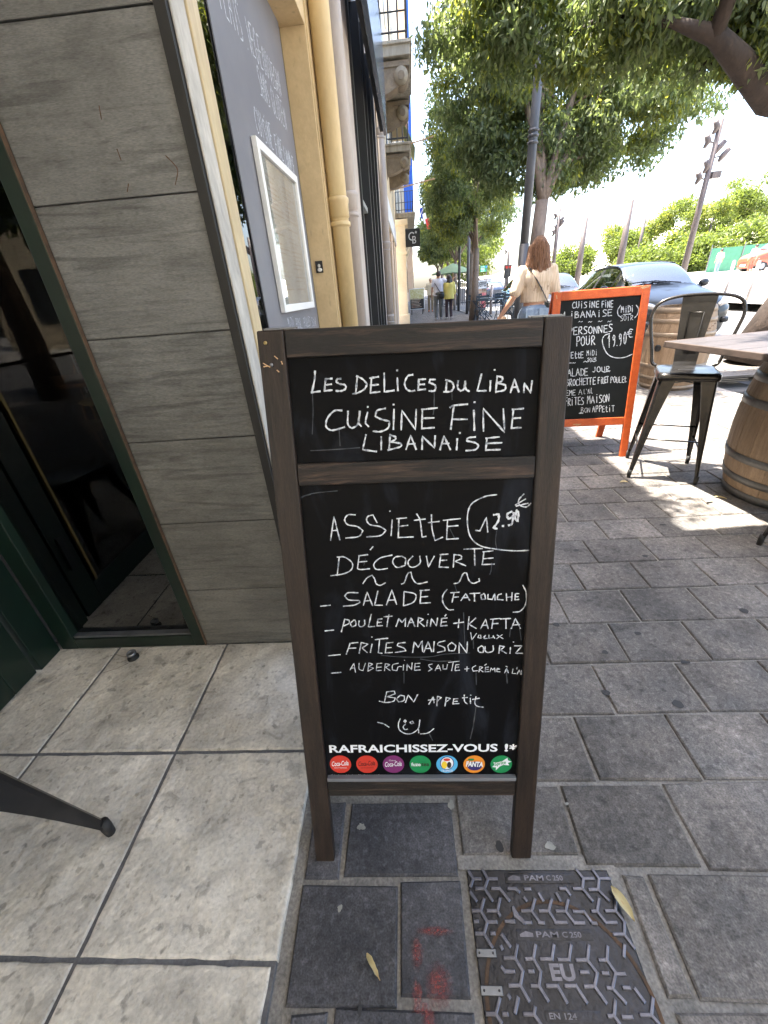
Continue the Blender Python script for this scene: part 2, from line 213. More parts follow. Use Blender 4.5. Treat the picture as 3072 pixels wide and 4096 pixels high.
# ------------------------------------------------------------------ object helpers
def link(o, parent=None, keep=False):
    sc.collection.objects.link(o)
    if parent: o.parent = parent
    return o
def empty(name, loc=(0,0,0), rz=0, mw=None):
    o = bpy.data.objects.new(name, None); o.empty_display_size = .1; sc.collection.objects.link(o)
    if mw is not None: o.matrix_world = mw
    else: o.location = loc; o.rotation_euler = (0, 0, rz)
    return o
def tag(o, label=None, cat=None, group=None, kind=None):
    if label: o['label'] = label
    if cat: o['category'] = cat
    if group: o['group'] = group
    if kind: o['kind'] = kind
    return o
class MB:
    def __init__(s): s.v = []; s.f = []
    def add(s, vs, fs):
        n = len(s.v); s.v += [tuple(v) for v in vs]; s.f += [tuple(i+n for i in f) for f in fs]; return s
    def box(s, x0, x1, y0, y1, z0, z1, mtx=None):
        vs = [Vector(p) for p in ((x0,y0,z0),(x1,y0,z0),(x1,y1,z0),(x0,y1,z0),(x0,y0,z1),(x1,y0,z1),(x1,y1,z1),(x0,y1,z1))]
        if mtx: vs = [mtx @ v for v in vs]
        return s.add(vs, [(0,3,2,1),(4,5,6,7),(0,1,5,4),(1,2,6,5),(2,3,7,6),(3,0,4,7)])
    def tube(s, pts, rs, n=10, cap=True, flat=1.):
        pts = [Vector(p) for p in pts]
        if not hasattr(rs, '__len__'): rs = [rs]*len(pts)
        rings = []; up = None
        for i, p in enumerate(pts):
            d = (pts[min(i+1, len(pts)-1)]-pts[max(i-1, 0)])
            d = d.normalized() if d.length > 1e-9 else Vector((0,0,1))
            if up is None: up = Vector((0,0,1)) if abs(d.z) < .9 else Vector((0,1,0))
            a = d.cross(up).normalized(); b = a.cross(d).normalized(); up = b
            rings.append([p + a*rs[i]*math.cos(2*PI*k/n) + b*rs[i]*flat*math.sin(2*PI*k/n) for k in range(n)])
        return s.loft(rings, cap)
    def loft(s, rings, cap=True, closed=True):
        n = len(rings[0]); vs = [v for r in rings for v in r]; fs = []
        for i in range(len(rings)-1):
            for k in range(n if closed else n-1):
                k2 = (k+1) % n; fs.append((i*n+k, i*n+k2, (i+1)*n+k2, (i+1)*n+k))
        if cap and closed: fs.append(tuple(range(n))[::-1]); fs.append(tuple((len(rings)-1)*n+k for k in range(n)))
        return s.add(vs, fs)
    def lathe(s, prof, n=24, c=(0,0,0), cap=True):
        return s.loft([[Vector((c[0]+r*math.cos(2*PI*k/n), c[1]+r*math.sin(2*PI*k/n), c[2]+z)) for k in range(n)] for r, z in prof], cap)
    def ball(s, c, r, n=12, sc3=(1,1,1), rot=None):
        rings = []
        for i in range(1, n//2+3):
            a = PI*i/(n//2+3); rings.append([Vector((math.sin(a)*math.cos(2*PI*k/n)*sc3[0]*r, math.sin(a)*math.sin(2*PI*k/n)*sc3[1]*r, math.cos(a)*sc3[2]*r)) for k in range(n)])
        if rot: rings = [[rot @ v for v in q] for q in rings]
        rings = [[v+Vector(c) for v in q] for q in rings]
        return s.loft(rings)
    def prism(s, poly, ax, h0, h1):           # poly 2-D list extruded along axis ax
        def P3(p, h):
            q = [0,0,0]; o = [i for i in range(3) if i != ax]; q[o[0]] = p[0]; q[o[1]] = p[1]; q[ax] = h; return q
        n = len(poly); vs = [P3(p, h0) for p in poly]+[P3(p, h1) for p in poly]
        return s.add(vs, [tuple(range(n))[::-1], tuple(range(n, 2*n))]+[(k, (k+1) % n, n+(k+1) % n, n+k) for k in range(n)])
    def mesh(s, name, mt, smooth=False):
        me = bpy.data.meshes.new(name); me.from_pydata(s.v, [], s.f); me.validate(); 
        import bmesh; bm = bmesh.new(); bm.from_mesh(me); bmesh.ops.recalc_face_normals(bm, faces=bm.faces); bm.to_mesh(me); bm.free()
        if mt: me.materials.append(mt)
        if smooth: me.polygons.foreach_set('use_smooth', [True]*len(me.polygons))
        return me
    def build(s, name, mt, parent=None, smooth=False, bevel=0, loc=None, autos=None):
        o = bpy.data.objects.new(name, s.mesh(name, mt, smooth)); link(o, parent)
        if loc: o.location = loc
        if bevel:
            b = o.modifiers.new('Bevel', 'BEVEL'); b.width = bevel; b.segments = 2; b.limit_method = 'ANGLE'; b.angle_limit = R(40)
        return o
def child(name, me, parent, loc=(0,0,0), rz=0., scale=None, rot=None):
    o = bpy.data.objects.new(name, me); link(o, parent); o.location = loc; o.rotation_euler = rot or (0,0,rz)
    if scale: o.scale = scale
    return o
def copy_tree(o, parent=None):
    kids = list(o.children); c = o.copy(); sc.collection.objects.link(c)
    if parent: c.parent = parent; c.matrix_parent_inverse = o.matrix_parent_inverse
    for k in kids: copy_tree(k, c)
    return c
def text_obj(txt, size, mt, name, parent, mw=None, bold=0., shear=0., align='LEFT', fit=None, spacing=1., flip=False):
    cu = bpy.data.curves.new(name, 'FONT'); cu.body = txt; cu.size = size; cu.offset = bold; cu.shear = shear; cu.align_x = align; cu.space_character = spacing; cu.resolution_u = 3
    t = bpy.data.objects.new('tmp', cu); sc.collection.objects.link(t)
    bpy.context.view_layer.update(); dg = bpy.context.evaluated_depsgraph_get()
    me = bpy.data.meshes.new_from_object(t.evaluated_get(dg)); bpy.data.objects.remove(t)
    if fit and len(me.vertices):
        xs = [v.co.x for v in me.vertices]; ys = [v.co.y for v in me.vertices]
        w0 = max(xs)-min(xs); sx = fit[0]/w0; x0 = min(xs); sy = fit[1]/(max(ys)-min(ys)) if fit[1] else sx; y0 = min(ys)
        for v in me.vertices: v.co.x = (v.co.x-x0)*sx; v.co.y = (v.co.y-y0)*sy
    me.materials.clear(); me.materials.append(mt)
    o = bpy.data.objects.new(name, me); link(o, parent)
    if mw is not None: o.matrix_basis = mw
    return o
# ---- ribbons of chalk: polylines in the local x-z plane of a board, lying at depth y
def ribbon(mb, pts, wd, y, jit=.0):
    P2 = [Vector((p[0], p[1])) for p in pts]
    if len(P2) == 1: P2 = [P2[0], P2[0]+Vector((wd*.3, 0))]
    out = []                                           # smooth with Catmull-Rom when it bends gently
    for i in range(len(P2)-1):
        p0 = P2[max(i-1,0)]; p1 = P2[i]; p2 = P2[i+1]; p3 = P2[min(i+2, len(P2)-1)]
        a1 = (p1-p0); a2 = (p2-p1); a3 = (p3-p2)
        s1 = a1.length > 1e-6 and a2.length > 1e-6 and a1.angle(a2) < R(72); s2 = a3.length > 1e-6 and a2.length > 1e-6 and a2.angle(a3) < R(72)
        m1 = (p2-p0)*.5 if s1 else (p2-p1); m2 = (p3-p1)*.5 if s2 else (p2-p1)
        for k in range(5):
            t = k/5; out.append(p1*(2*t**3-3*t*t+1)+m1*(t**3-2*t*t+t)+p2*(-2*t**3+3*t*t)+m2*(t**3-t*t))
    out.append(P2[-1])
    vs = []; n = len(out); ph = random.random()*6
    for i, p in enumerate(out):
        d = out[min(i+1, n-1)]-out[max(i-1, 0)]; d = d.normalized() if d.length > 1e-9 else Vector((1,0)); q = Vector((-d.y, d.x))
        hw = wd*.5*(1+.22*math.sin(i*1.7+ph)+random.uniform(-.12,.12)); e = .4*wd if i == n-1 else (-.4*wd if i == 0 else 0)
        a = p+q*hw+d*e; b = p-q*hw+d*e; vs += [(a.x, y, a.y), (b.x, y, b.y)]
    mb.add(vs, [(2*i, 2*i+1, 2*i+3, 2*i+2) for i in range(n-1)])
def parse(s): # "x,y x,y;x,y ..." -> list of polylines
    return [[tuple(float(v) for v in p.split(',')) for p in st.split()] for st in s.split(';') if st.strip()]
FONT = {'A':'0,0 2,6 4,0;.8,2.3 3.3,2.3','B':'.3,0 .3,6;.3,6 2.6,5.8 3.2,4.6 .4,3.3;.4,3.3 3.6,2.8 3.6,.8 .2,0','C':'4,5.3 2.4,6 .6,4.4 .3,2 1.6,.1 4,.6','D':'.4,6 .4,0;0,6 2.6,5.6 4,3.4 2.8,.6 0,0','E':'3.8,6 .4,5.9 .3,0 3.8,.2;.4,3.1 3.2,3.2','F':'3.9,6 .5,5.9 .3,0;.4,3.2 3.2,3.3','G':'4,5.2 2.2,6 .4,4 .5,1.5 2,0 3.8,1 3.8,2.6 2.4,2.6','H':'.4,6 .3,0;3.7,6 3.6,0;.4,3 3.6,3.1','I':'2,6 2,0','i':'2,4.6 2,0;2,6.2','J':'3,6 3,1.4 1.8,0 .3,.8','L':'.5,6 .3,0 3.6,0','M':'0,0 .6,6 2,2.6 3.5,6 4,0','N':'.2,0 .4,6 3.6,0 3.8,6','O':'2.2,6 .5,4.6 .3,1.6 1.8,0 3.6,1.2 3.7,4.4 2.2,6','P':'.4,0 .6,6 3,6 3.6,4.4 2.6,3.1 .5,2.9','R':'.3,0 .5,6 3,6 3.4,4.5 2.2,3.2 .5,3.1 3.8,0','S':'3.7,5.6 1.6,6 .5,4.7 1.8,3.3 3.5,2.2 3,.4 .3,.1','T':'0,6 4,6;2,6 1.9,0','t':'1.6,6 1.4,.8 2.6,0 3.6,.6;.3,4.2 3.2,4.3','U':'.3,6 .4,1.2 1.8,0 3.4,1.2 3.6,6','V':'0,6 1.9,0 4,6','X':'0,0 4,6;.3,6 3.8,0','Z':'.2,6 3.8,6 .2,0 4,0','1':'.6,4.4 2.2,6 2,0','9':'3.4,5 2,6 .7,4.8 1.4,3.2 3.3,4.2 3.3,5.4 3,1.6 1.6,0','0':'2,6 .5,4 .8,1 2.2,0 3.6,2.2 3.4,5 2,6','.':'2,.1',"'":'2,6 1.8,4.6','~':'0,2 1,3.6 2.4,2.2 4,3.6','+':'0,3 4,3;2,5 2,1','€':'4,5.4 2.2,6 .9,3.6 1.6,.4 3.6,.2;0,3.8 3,4;0,2.4 2.8,2.6','-':'.3,3 3.7,3.1','l':'1.4,6 1.6,.4 3,.3','*':'1,4 3,4;2,5 2,3'}
def word(txt, x0, y0, x1, y1, h):   # strokes of a handwritten word between two baseline points (pixel style, y down)
    n = len(txt); out = []
    adv = 1/max(n,1); dx, dy = x1-x0, y1-y0
    for k, ch in enumerate(txt):
        if ch == ' ' or ch not in FONT: continue
        wd = .78 if ch not in "iI.'" else .8
        jx, jy = random.uniform(-.05,.05)*h, random.uniform(-.05,.05)*h; sy = random.uniform(.92,1.06)
        for pl in parse(FONT[ch]):
            q = []
            for a, b in pl:
                u = (k+.1+a/4*wd)*adv; q.append((x0+dx*u+jx, y0+dy*u-b/6*h*sy+jy))
            out.append(q)
    return out
# ------------------------------------------------------------------ GROUND
GROUND = MB().add([(-60,-40,-.145),(300,-40,-.145),(300,400,-.145),(-60,400,-.145)], [(0,1,2,3)]).build('ground', M['plaza']); tag(GROUND, kind='structure')
road = MB().add([(3.62,-30,-.12),(10.8,-30,-.12),(16.5,260,-.12),(5.5,260,-.12)], [(0,1,2,3)]).build('road', M['asphalt']); tag(road, kind='structure')
bed = MB().box(-.46,3.5,-8,120,-.16,-.0075).build('pavement', M['mortar']); tag(bed, kind='structure')
kerb = MB().box(3.5,3.62,-8,120,-.16,.004).build('kerb', M['stonebin'], bevel=.01); tag(kerb, kind='structure')
plaza = MB()                                                      # ground rises gently to the right of the road
gx_, gy_ = 16, 10; vs = []
for j in range(gy_+1):
    for i in range(gx_+1):
        X = 10.6+i*14; Y = 2+j*14+(0 if j else -30); d = math.hypot(X-10, max(Y,0)); vs.append((X+.02*Y, Y, -.05+min(2.6, max(0, d-8)*.022)))
plaza.add(vs, [(j*(gx_+1)+i, j*(gx_+1)+i+1, (j+1)*(gx_+1)+i+1, (j+1)*(gx_+1)+i) for j in range(gy_) for i in range(gx_)])
pz = plaza.build('plaza', M['plaza']); tag(pz, kind='structure')
# ---- pavers, each a stone: meshes shared through a few sizes
def paver_mesh(w_, d_, seed, mt, th=.05, j=.0025):
    r = random.Random(seed); b = .004; pts = []
    base = [(0,0),(w_,0),(w_,d_),(0,d_)]
    o = [(x+r.uniform(-j,j), y+r.uniform(-j,j)) for x, y in base]; cx_, cy_ = w_/2, d_/2; vs = []
    for z, ins in ((-th, 0), (-.005, 0), (0, b)):
        for x, y in o: vs.append((x+(ins if x < cx_ else -ins)-cx_, y+(ins if y < cy_ else -ins)-cy_, z+ (r.uniform(-.0012,.0012) if z == 0 else 0)))
    fs = []
    for l_ in (0, 4):
        for k in range(4): fs.append((l_+k, l_+(k+1) % 4, l_+4+(k+1) % 4, l_+4+k))
    fs.append((8,9,10,11)); return MB().add(vs, fs).mesh('paving_stone', mt)
PW, PD = .283, .1965; GAP = .0075
pm = [paver_mesh(PW-GAP, PD-GAP, k, M['paver']) for k in range(6)]
count = 0; far = MB(); rs = random.Random(5)
def near_manhole(x, y): return x+PW/2 > .085 and x-PW/2 < .45 and y-PD/2 < .43 and y+PD/2 > -.32
for k in range(-6, 260):
    y = .81+PD*(k+.5); off = (.069 if k > -2 else .089)+(0 if k % 2 == 0 else .1415)
    for n_ in range(-2, 13):
        x = off+PW*(n_+.5)
        if x-PW/2 < -.27 or x > 3.45: continue
        if k <= -2 and x-PW/2 < {-2:.64,-3:.50,-4:.64,-5:.50,-6:.64}[k]: continue
        vis = y > .2 and y < 6.3 and not (x < .2 and .6 < y < 4.0) and x < .62*y+1.2
        z = rs.uniform(-.0015,.0015)
        if vis and count < 292:
            o = child('paving_stone', pm[rs.randrange(6)], bed, (x, y, z), rs.uniform(-.006,.006)); count += 1
        elif y < 40:
            a, b_ = (PW-GAP)/2, (PD-GAP)/2
            far.add([(x-a,y-b_,z),(x+a,y-b_,z),(x+a,y+b_,z),(x-a,y+b_,z),(x-a,y-b_,-.018),(x+a,y-b_,-.018),(x+a,y+b_,-.018),(x-a,y+b_,-.018)], [(0,1,2,3),(4,5,1,0),(5,6,2,1),(6,7,3,2),(7,4,0,3)])
fo = far.build('paving_stone', M['paver'], bed); tag(fo, kind='stuff')
fq = MB().add([(-.46,40,-.004),(3.5,40,-.004),(3.5,120,-.004),(-.46,120,-.004)], [(0,1,2,3)]).build('distant_paving', M['paver'], bed)
def stone(x0, x1, y0, y1, mt, seed):
    return child('paving_stone', paver_mesh(x1-x0, y1-y0, seed, mt, j=.0035), bed, ((x0+x1)/2, (y0+y1)/2, 0))
for i, (a, b, c, d, mt) in enumerate([(-.288,-.206,.405,.565,'darkpaver'),(-.192,.083,.408,.565,'darkpaver'),(.094,.374,.452,.604,'paver'),(.385,.648,.428,.604,'paver'),
     (-.29,-.066,.209,.392,'darkpaver'),(-.055,.082,.22,.4,'darkpaver'),(-.272,-.203,.02,.199,'darkpaver'),(-.19,.08,.02,.207,'darkpaver'),(-.29,-.1,-.2,.008,'darkpaver'),(-.09,.08,-.2,.01,'darkpaver'),
     (.458,.506,.228,.412,'paver'),(.46,.648,.03,.212,'paver')]): stone(a, b, c, d, M[mt], 50+i)
ms = MB().box(-.455,-.292,-3,1.13,-.03,-.006).build('mortar_strip', M['mortar'], bed)
# raised mortar round the iron cover
ap = MB().box(.083,.45,.422,.45,-.03,-.004).box(.429,.452,-.3,.422,-.03,-.0045).build('mortar_collar', M['mortar'], bed)
# ---- terrace of pale tiles
ter = MB().box(-6,-.318,-6,1.14,-.05,.0085).build('terrace', M['joint']); tag(ter, kind='structure')
def tile_mesh(w_, d_, seed, th=.03):
    r = random.Random(seed); n = 14; pts = []
    for (ax, ay, bx, by) in ((0,0,w_,0),(w_,0,w_,d_),(w_,d_,0,d_),(0,d_,0,0)):
        for k in range(n):
            t = k/n; e = r.uniform(-.0013,.0013) if k else 0; x = ax+(bx-ax)*t; y = ay+(by-ay)*t
            if ax == bx: x += e
            else: y += e
            pts.append((x-w_/2, y-d_/2))
    def ins(p, q): return (p[0]-math.copysign(min(q,abs(p[0])), p[0])*(1 if abs(p[0]) > w_/2-.01 else 0), p[1]-math.copysign(q, p[1])*(1 if abs(p[1]) > d_/2-.01 else 0))
    rings = [[Vector((*ins(p, i_), z)) for p in pts] for z, i_ in ((-th,0),(-.004,0),(-.001,.002),(0,.006))]
    return MB().loft(rings).mesh('floor_tile', M['tile'])
TX = [-2.56,-2.11,-1.66,-1.21,-.755]; TY = [-.62,-.18,.262,.703,1.143]
k = 0
for i, x0 in enumerate(TX):
    for j, y0 in enumerate(TY[:-1]):
        x1 = TX[i+1] if i < 4 else {-.62:-.318,-.18:-.322,.262:-.3135,.703:-.305}[y0]
        if i == 4 and y0 == .262: x1 = -.312
        k += 1; child('floor_tile', tile_mesh(x1-x0-.009, TY[j+1]-y0-.009, 200+k), ter, ((x0+x1)/2, (y0+TY[j+1])/2, .012+(k % 3)*.0006), random.uniform(-.002,.002))
# ------------------------------------------------------------------ RESTAURANT: return wall with glazed entrance
rw = empty('restaurant_wall', (-.64, 1.143, 0)); tag(rw, 'grey veined tiled wall beside the dark green entrance glazing', 'wall')
def lb(o): return o.location
core = MB().box(-.205,.2,.012,.2,0,3.6).build('wall_core', M['joint'], rw)
for i in range(12):
    z0 = .29*i; w_ = .398
    mb = MB().box(-.199,.199,0,.011,z0+.0018,z0+.2885); o = mb.build('wall_tile', M['walltile'], rw, bevel=.0015)
MB().box(.1995,.223,-.008,.03,0,3.6).build('trim_strip', M['blackstrip'], rw)
# rust scratches on the upper tile
for pl in (((1000,940),(1045,985),(1072,1030),(1058,1112)), ((598,640),(612,718)), ((706,900),(730,965)), ((775,1110),(768,1155))):
    pts = [gy(a*.6631, b*.6631, 1.1425)-rw.location for a, b in pl]
    mb = MB(); ribbon(mb, [(p.x, p.z) for p in pts], .0022, -.0006); mb.build('rust_stain', M['rust'], rw)
en = empty('entrance_glazing', (-1.15, 1.143, 0)); tag(en, 'dark green framed glass panel left of the tiled wall', 'glass panel')
def eb(x0, x1, y0, y1, z0, z1): return MB().box(x0+1.15, x1+1.15, y0-1.143, y1-1.143, z0, z1)
for x0, x1 in ((-.886,-.842),(-1.455,-1.385)): eb(x0, x1, 1.133, 1.19, .014, 2.9).build('stile', M['green'], en, bevel=.003)
eb(-1.385,-.886,1.135,1.19,.014,.066).build('bottom_rail', M['green'], en, bevel=.003)
eb(-1.385,-.886,1.135,1.19,2.45,2.55).build('top_rail', M['green'], en, bevel=.003)
eb(-1.385,-.886,1.142,1.165,.066,.076).build('threshold_strip', M['steel'], en)
eb(-.841,-.8395,1.13,1.143,.014,2.9).build('seal', M['rust'], en)
eb(-1.385,-.886,1.166,1.170,.076,2.45).build('pane', M['doorglass'], en)
dr = empty('entrance_door', (-1.46, .62, 0)); tag(dr, 'dark green glazed door at right angles to the glass panel', 'door')
def db(x0, x1, y0, y1, z0, z1): return MB().box(x0, x1, y0-.62, y1-.62, z0, z1)
db(-.05,0,1.03,1.13,.014,2.9).build('jamb', M['green'], dr, bevel=.003)
for y0, y1 in ((.915,1.015),(-.1,-.02)): db(-.045,-.004,y0,y1,.02,2.45).build('stile', M['green'], dr, bevel=.004)
db(-.045,-.004,-.02,.915,.02,.14).build('bottom_rail', M['green'], dr, bevel=.004)
db(-.022,-.018,-.02,.915,.14,2.45).build('pane', M['doorglass'], dr)
db(-.012,.0,.885,.897,.14,2.4).build('glazing_bead', M['gold'], dr)
db(-.004,.008,.955,.985,.26,.42).build('hinge', M['black'], dr, bevel=.003)
# dim room behind the glass
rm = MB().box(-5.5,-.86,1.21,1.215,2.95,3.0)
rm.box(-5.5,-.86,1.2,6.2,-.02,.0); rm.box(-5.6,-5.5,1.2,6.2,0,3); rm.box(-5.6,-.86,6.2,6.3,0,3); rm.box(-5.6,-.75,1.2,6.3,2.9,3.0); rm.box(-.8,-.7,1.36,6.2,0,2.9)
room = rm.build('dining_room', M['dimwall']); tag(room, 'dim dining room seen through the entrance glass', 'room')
def wicker_chair(x, y, rz, label, group='rattan chairs in the dim dining room'):
    c = empty('wicker_chair', (x, y, 0), rz); tag(c, label, 'chair', group)
    MB().lathe([(.2,.43),(.21,.445),(.2,.46)], 20).build('seat', M['rattan'], c, True)
    hp = [(-.19,.17,.45),(-.2,.2,.7),(-.13,.23,.88),(0,.24,.93),(.13,.23,.88),(.2,.2,.7),(.19,.17,.45)]
    MB().tube(hp, .013, 8).build('back_frame', M['tablewood'], c, True)
    wv = MB()
    for i in range(11):
        t = -.16+.032*i; top = .9-1.3*t*t; wv.box(t-.006,t+.006,.20,.207,.5,top)
    for i in range(10): z = .52+i*.038; hw = math.sqrt(max(.002, min(.04, (.92-z)/1.3))); hw = min(.17, hw); wv.box(-hw,hw,.208,.215,z,z+.014)
    wv.build('woven_back', M['whiteshirt'], c)
    for sx in (-1,1):
        for sy in (-1,1): MB().tube([(sx*.15,sy*.14,.44),(sx*.19,sy*.19,0)], .012, 8).build('leg', M['tablewood'], c, True)
    return c
wicker_chair(-2.55, 3.0, 2.6, 'rattan bistro chair nearest the entrance glass inside the dining room')
wicker_chair(-3.1, 4.1, .4, 'rattan bistro chair at the back of the dim dining room')
dt = empty('dining_table', (-2.95, 3.45, 0), .3); tag(dt, 'wooden dining table with a black pedestal behind the entrance glass', 'table')
MB().box(-.45,.45,-.35,.35,.72,.75).build('tabletop', M['tablewood'], dt, bevel=.005); MB().tube([(0,0,.72),(0,0,.03)], .03, 10).build('pedestal', M['black'], dt); MB().lathe([(.24,0),(.24,.02),(.05,.04)],20).build('base', M['black'], dt)
for x, y, lab in ((-2.2,2.6,'small warm pendant lamp nearest the entrance glass'),(-3.4,4.4,'small warm pendant lamp at the back of the dining room')):
    p = empty('pendant_lamp', (x, y, 2.9)); tag(p, lab, 'lamp'); MB().tube([(0,0,0),(0,0,-.5)], .004, 6).build('cable', M['black'], p)
    MB().lathe([(.03,-.5),(.12,-.62),(.125,-.63)],16).build('lamp_shade', M['black'], p, True); MB().ball((0,0,-.6), .035, 10).build('bulb', M['bulb'], p, True)
# door stop on the tile
ds = gz(535,2632,.012); d0 = empty('door_stop', ds); tag(d0, 'small round steel door stop on the pale tile by the entrance', 'door stop')
MB().lathe([(.021,0),(.021,.006),(.014,.008),(.014,.024)],20).build('base', M['rubber'], d0, True); MB().lathe([(.0145,.02),(.0175,.022),(.0175,.031),(.013,.033),(.012,.029)],20).build('cap', M['steel'], d0, True)
# ------------------------------------------------------------------ STREET FACADE (local x = outwards, y = along, z = up)
FM = Matrix.Translation(F0) @ Matrix.Rotation(-AF, 4, 'Z')
rb = empty('shop_building', mw=FM); tag(rb, 'cream painted shopfront with a recessed window and grey chalk panel', 'building')
def fb(x0, x1, y0, y1, z0, z1): return MB().box(x0, x1, y0, y1, z0, z1)
S0, S1, ZL = .175, 1.585, 2.335
fb(-.004,.002,.012,.085,0,5.9).build('stone_strip', M['stripstone'], rb, bevel=.004)
fb(-.25,.006,.087,.125,0,5.9).build('frame_moulding', M['creamlt'], rb, bevel=.003)
fb(-.25,.0,.127,.17,0,5.9).build('frame_moulding', M['creamlt'], rb, bevel=.003)
fb(-.24,-.004,.171,.1745,0,ZL).build('frame_seal', M['blackstrip'], rb)
fb(-.3,-.002,S0,S1,0,.3).build('plinth', M['cream'], rb)
fb(-.3,0,S0,S1,ZL,5.9).build('lintel', M['cream'], rb, bevel=.003)
fb(-.3,0,S1,S1+.013,0,5.9).build('jamb', M['cream'], rb, bevel=.002)
fb(-.3,-.0045,S1+.014,S1+.03,0,5.9).build('jamb_groove', M['creamlt'], rb)
fb(-.3,.006,S1+.031,1.78,0,5.9).build('pier', M['cream'], rb, bevel=.003)
fb(-.127,-.121,S0,S1,.3,ZL).build('window_pane', M['glass'], rb)
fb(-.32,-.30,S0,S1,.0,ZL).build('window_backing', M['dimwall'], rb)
gp = [fac(a, b, -.115) for a, b in [(835,0),(1105,0),(1060,1270),(1275,1270)]]
us = empty('unseen_upper_storey', (-3.3,-3.0,3.1)); tag(us, 'unseen upper storey of the restaurant added to keep sun off the terrace', 'building'); MB().box(-3,2.87,-5,4.13,.05,2.9).build('wall', M['cream'], us); MB().box(-3,2.53,4.14,9.2,.05,2.9).build('wall', M['cream'], us); MB().box(1.84,2.457,4.15,4.19,-.53,.1).build('transom_wall', M['walltile'], us)  # out of view blocks and transom, added to stop sun leaking onto the tiles
pn = empty('chalk_panel', mw=FM @ Matrix.Translation((-.115,1.02,1.0))); tag(pn, 'grey chalk panel with handwritten menu lines inside the shop window', 'menu panel')
MB().box(-.004,0,-.43,.52,-.6,1.34).build('panel', M['greyboard'], pn)
def facpx(o, sc_, x, y, t): return fac(o[0]+x*sc_, o[1]+y*sc_, t)
wl = MB()
def fword(txt, a, b, h, wd=.0042):
    (s0, z0), (s1, z1) = a, b
    for q in word(txt, s0*1000, -z0*1000, s1*1000, -z1*1000, h*1000):
        pts = [((x/1000), -y/1000) for x, y in q]
        t = MB(); ribbon(t, pts, wd, 0); wl.add([(.0008, v[0]-1.02, v[2]-1.0) for v in t.v], t.f)
fword('PLATS', (.70,2.035), (.915,2.03), .10); fword('.', (.93,2.03), (.96,2.03), .05)
fword('VEGE', (.965,2.035), (1.13,2.035), .095); fword('OU', (1.145,2.035), (1.21,2.035), .08); fword('VEGAN', (1.225,2.03), (1.40,2.035), .085)
fword('SANS', (1.02,1.93), (1.15,1.93), .085); fword('GLUTEN', (1.19,1.93), (1.41,1.925), .085); fword('..', (1.0,1.87), (1.06,1.86), .06)
fword('CUISiNE', (.885,1.785), (1.10,1.78), .08); fword('FiNE', (1.13,1.78), (1.25,1.775), .075); fword('LiBANAiSE', (1.275,1.775), (1.455,1.77), .07)
fword('MiDi', (.86,1.10), (.97,1.09), .05, .003); fword('POUL', (1.0,1.09), (1.12,1.085), .045, .003); fword('POULET', (1.16,1.085), (1.33,1.08), .045, .003); fword('SOiR', (1.35,1.075), (1.47,1.07), .045, .003)
tag(wl.build('handwriting', M['chalk'], pn), kind='stuff')
mf = empty('menu_frame', mw=FM @ Matrix.Translation((-.113,1.085,1.46))); tag(mf, 'white framed printed menu hanging on the grey chalk panel', 'picture frame')
for a in ((0,.02,-.305,.305,.26,.29),(0,.02,-.305,.305,-.29,-.26),(0,.02,-.305,-.275,-.26,.26),(0,.02,.275,.305,-.26,.26)): MB().box(*a).build('frame_side', M['white'], mf, bevel=.0015)
MB().box(.001,.005,-.275,.275,-.26,.26).build('menu_sheet', M['paper'], mf)
tx = MB(); rr = random.Random(3)
for c0 in (-.23,.03):
    for i in range(24):
        z = .2-i*.0175; L_ = rr.uniform(.08,.2)
        if rr.random() < .12: continue
        x_ = c0
        while x_ < c0+L_: wl_ = rr.uniform(.008,.03); tx.box(.0051,.0054,x_,x_+wl_,z,z+.0045); x_ += wl_+.006
tag(tx.build('menu_print', M['greypaint'], mf), kind='stuff')
MB().box(.0085,.0095,-.275,.275,-.26,.26).build('glazing', M['frameglass'], mf)
# small portrait card on the jamb
pc_ = gy(1277,1068,2.715); pcard = empty('portrait_card', pc_); tag(pcard, 'small black portrait card stuck to the cream jamb', 'card')
MB().box(-.021,.021,0,.004,-.03,.03).build('card', M['black'], pcard); MB().ball((0,-.002,.006), .008, 10, (1,.25,1.2)).build('portrait_face', M['palestone'], pcard, True); MB().ball((0.002,-.002,-.014), .014, 10, (1,.15,.7)).build('portrait_collar', M['white'], pcard, True)
def downpipe(name, t, s, r, mt, label, joints, z1=5.6, z0=.02, lower=None):
    p = empty(name, mw=FM @ Matrix.Translation((t, s, 0))); tag(p, label, 'downpipe', 'downpipes on the street front')
    MB().tube([(0,0,z0),(0,0,z1)], r, 20).build('pipe', mt, p, True)
    for z in joints:
        MB().lathe([(r*1.0,-.015),(r*1.10,-.01),(r*1.12,.05),(r*1.2,.06),(r*1.2,.075),(r*1.02,.085)],20,(0,0,z)).build('socket', mt, p, True)
        MB().lathe([(r*1.02,-.055),(r*1.16,-.052),(r*1.16,-.034),(r*1.02,-.03)],20,(0,0,z)).build('bracket', mt, p, True)
        MB().box(-.07,-r*.8,-.008,.008,-.052,-.036).build('wall_tie', mt, p).location = (0,0,z)
    if lower: MB().tube([(0,0,0),(0,0,lower)], r*1.1, 20).build('pipe_foot', M['palestone'], p, True)
    return p
zc = fac(1360,700,.052)[1]
downpipe('downpipe', .058, 1.69, .051, M['creampipe'], 'cream painted downpipe beside the recessed shop window', [1.62])
downpipe('downpipe', .058, 2.23, .052, M['greypipe'], 'grey painted downpipe standing beside the cream one', [1.735, 3.05], lower=.62)
downpipe('downpipe', .06, 7.3, .065, M['greypipe'], 'thin grey downpipe beyond the black shop door frames', [1.9, 3.4, .75])
nb = empty('grey_building', mw=FM @ Matrix.Translation((0,1.8,0))); tag(nb, 'pinkish grey rendered building beyond the cream shopfront', 'building')
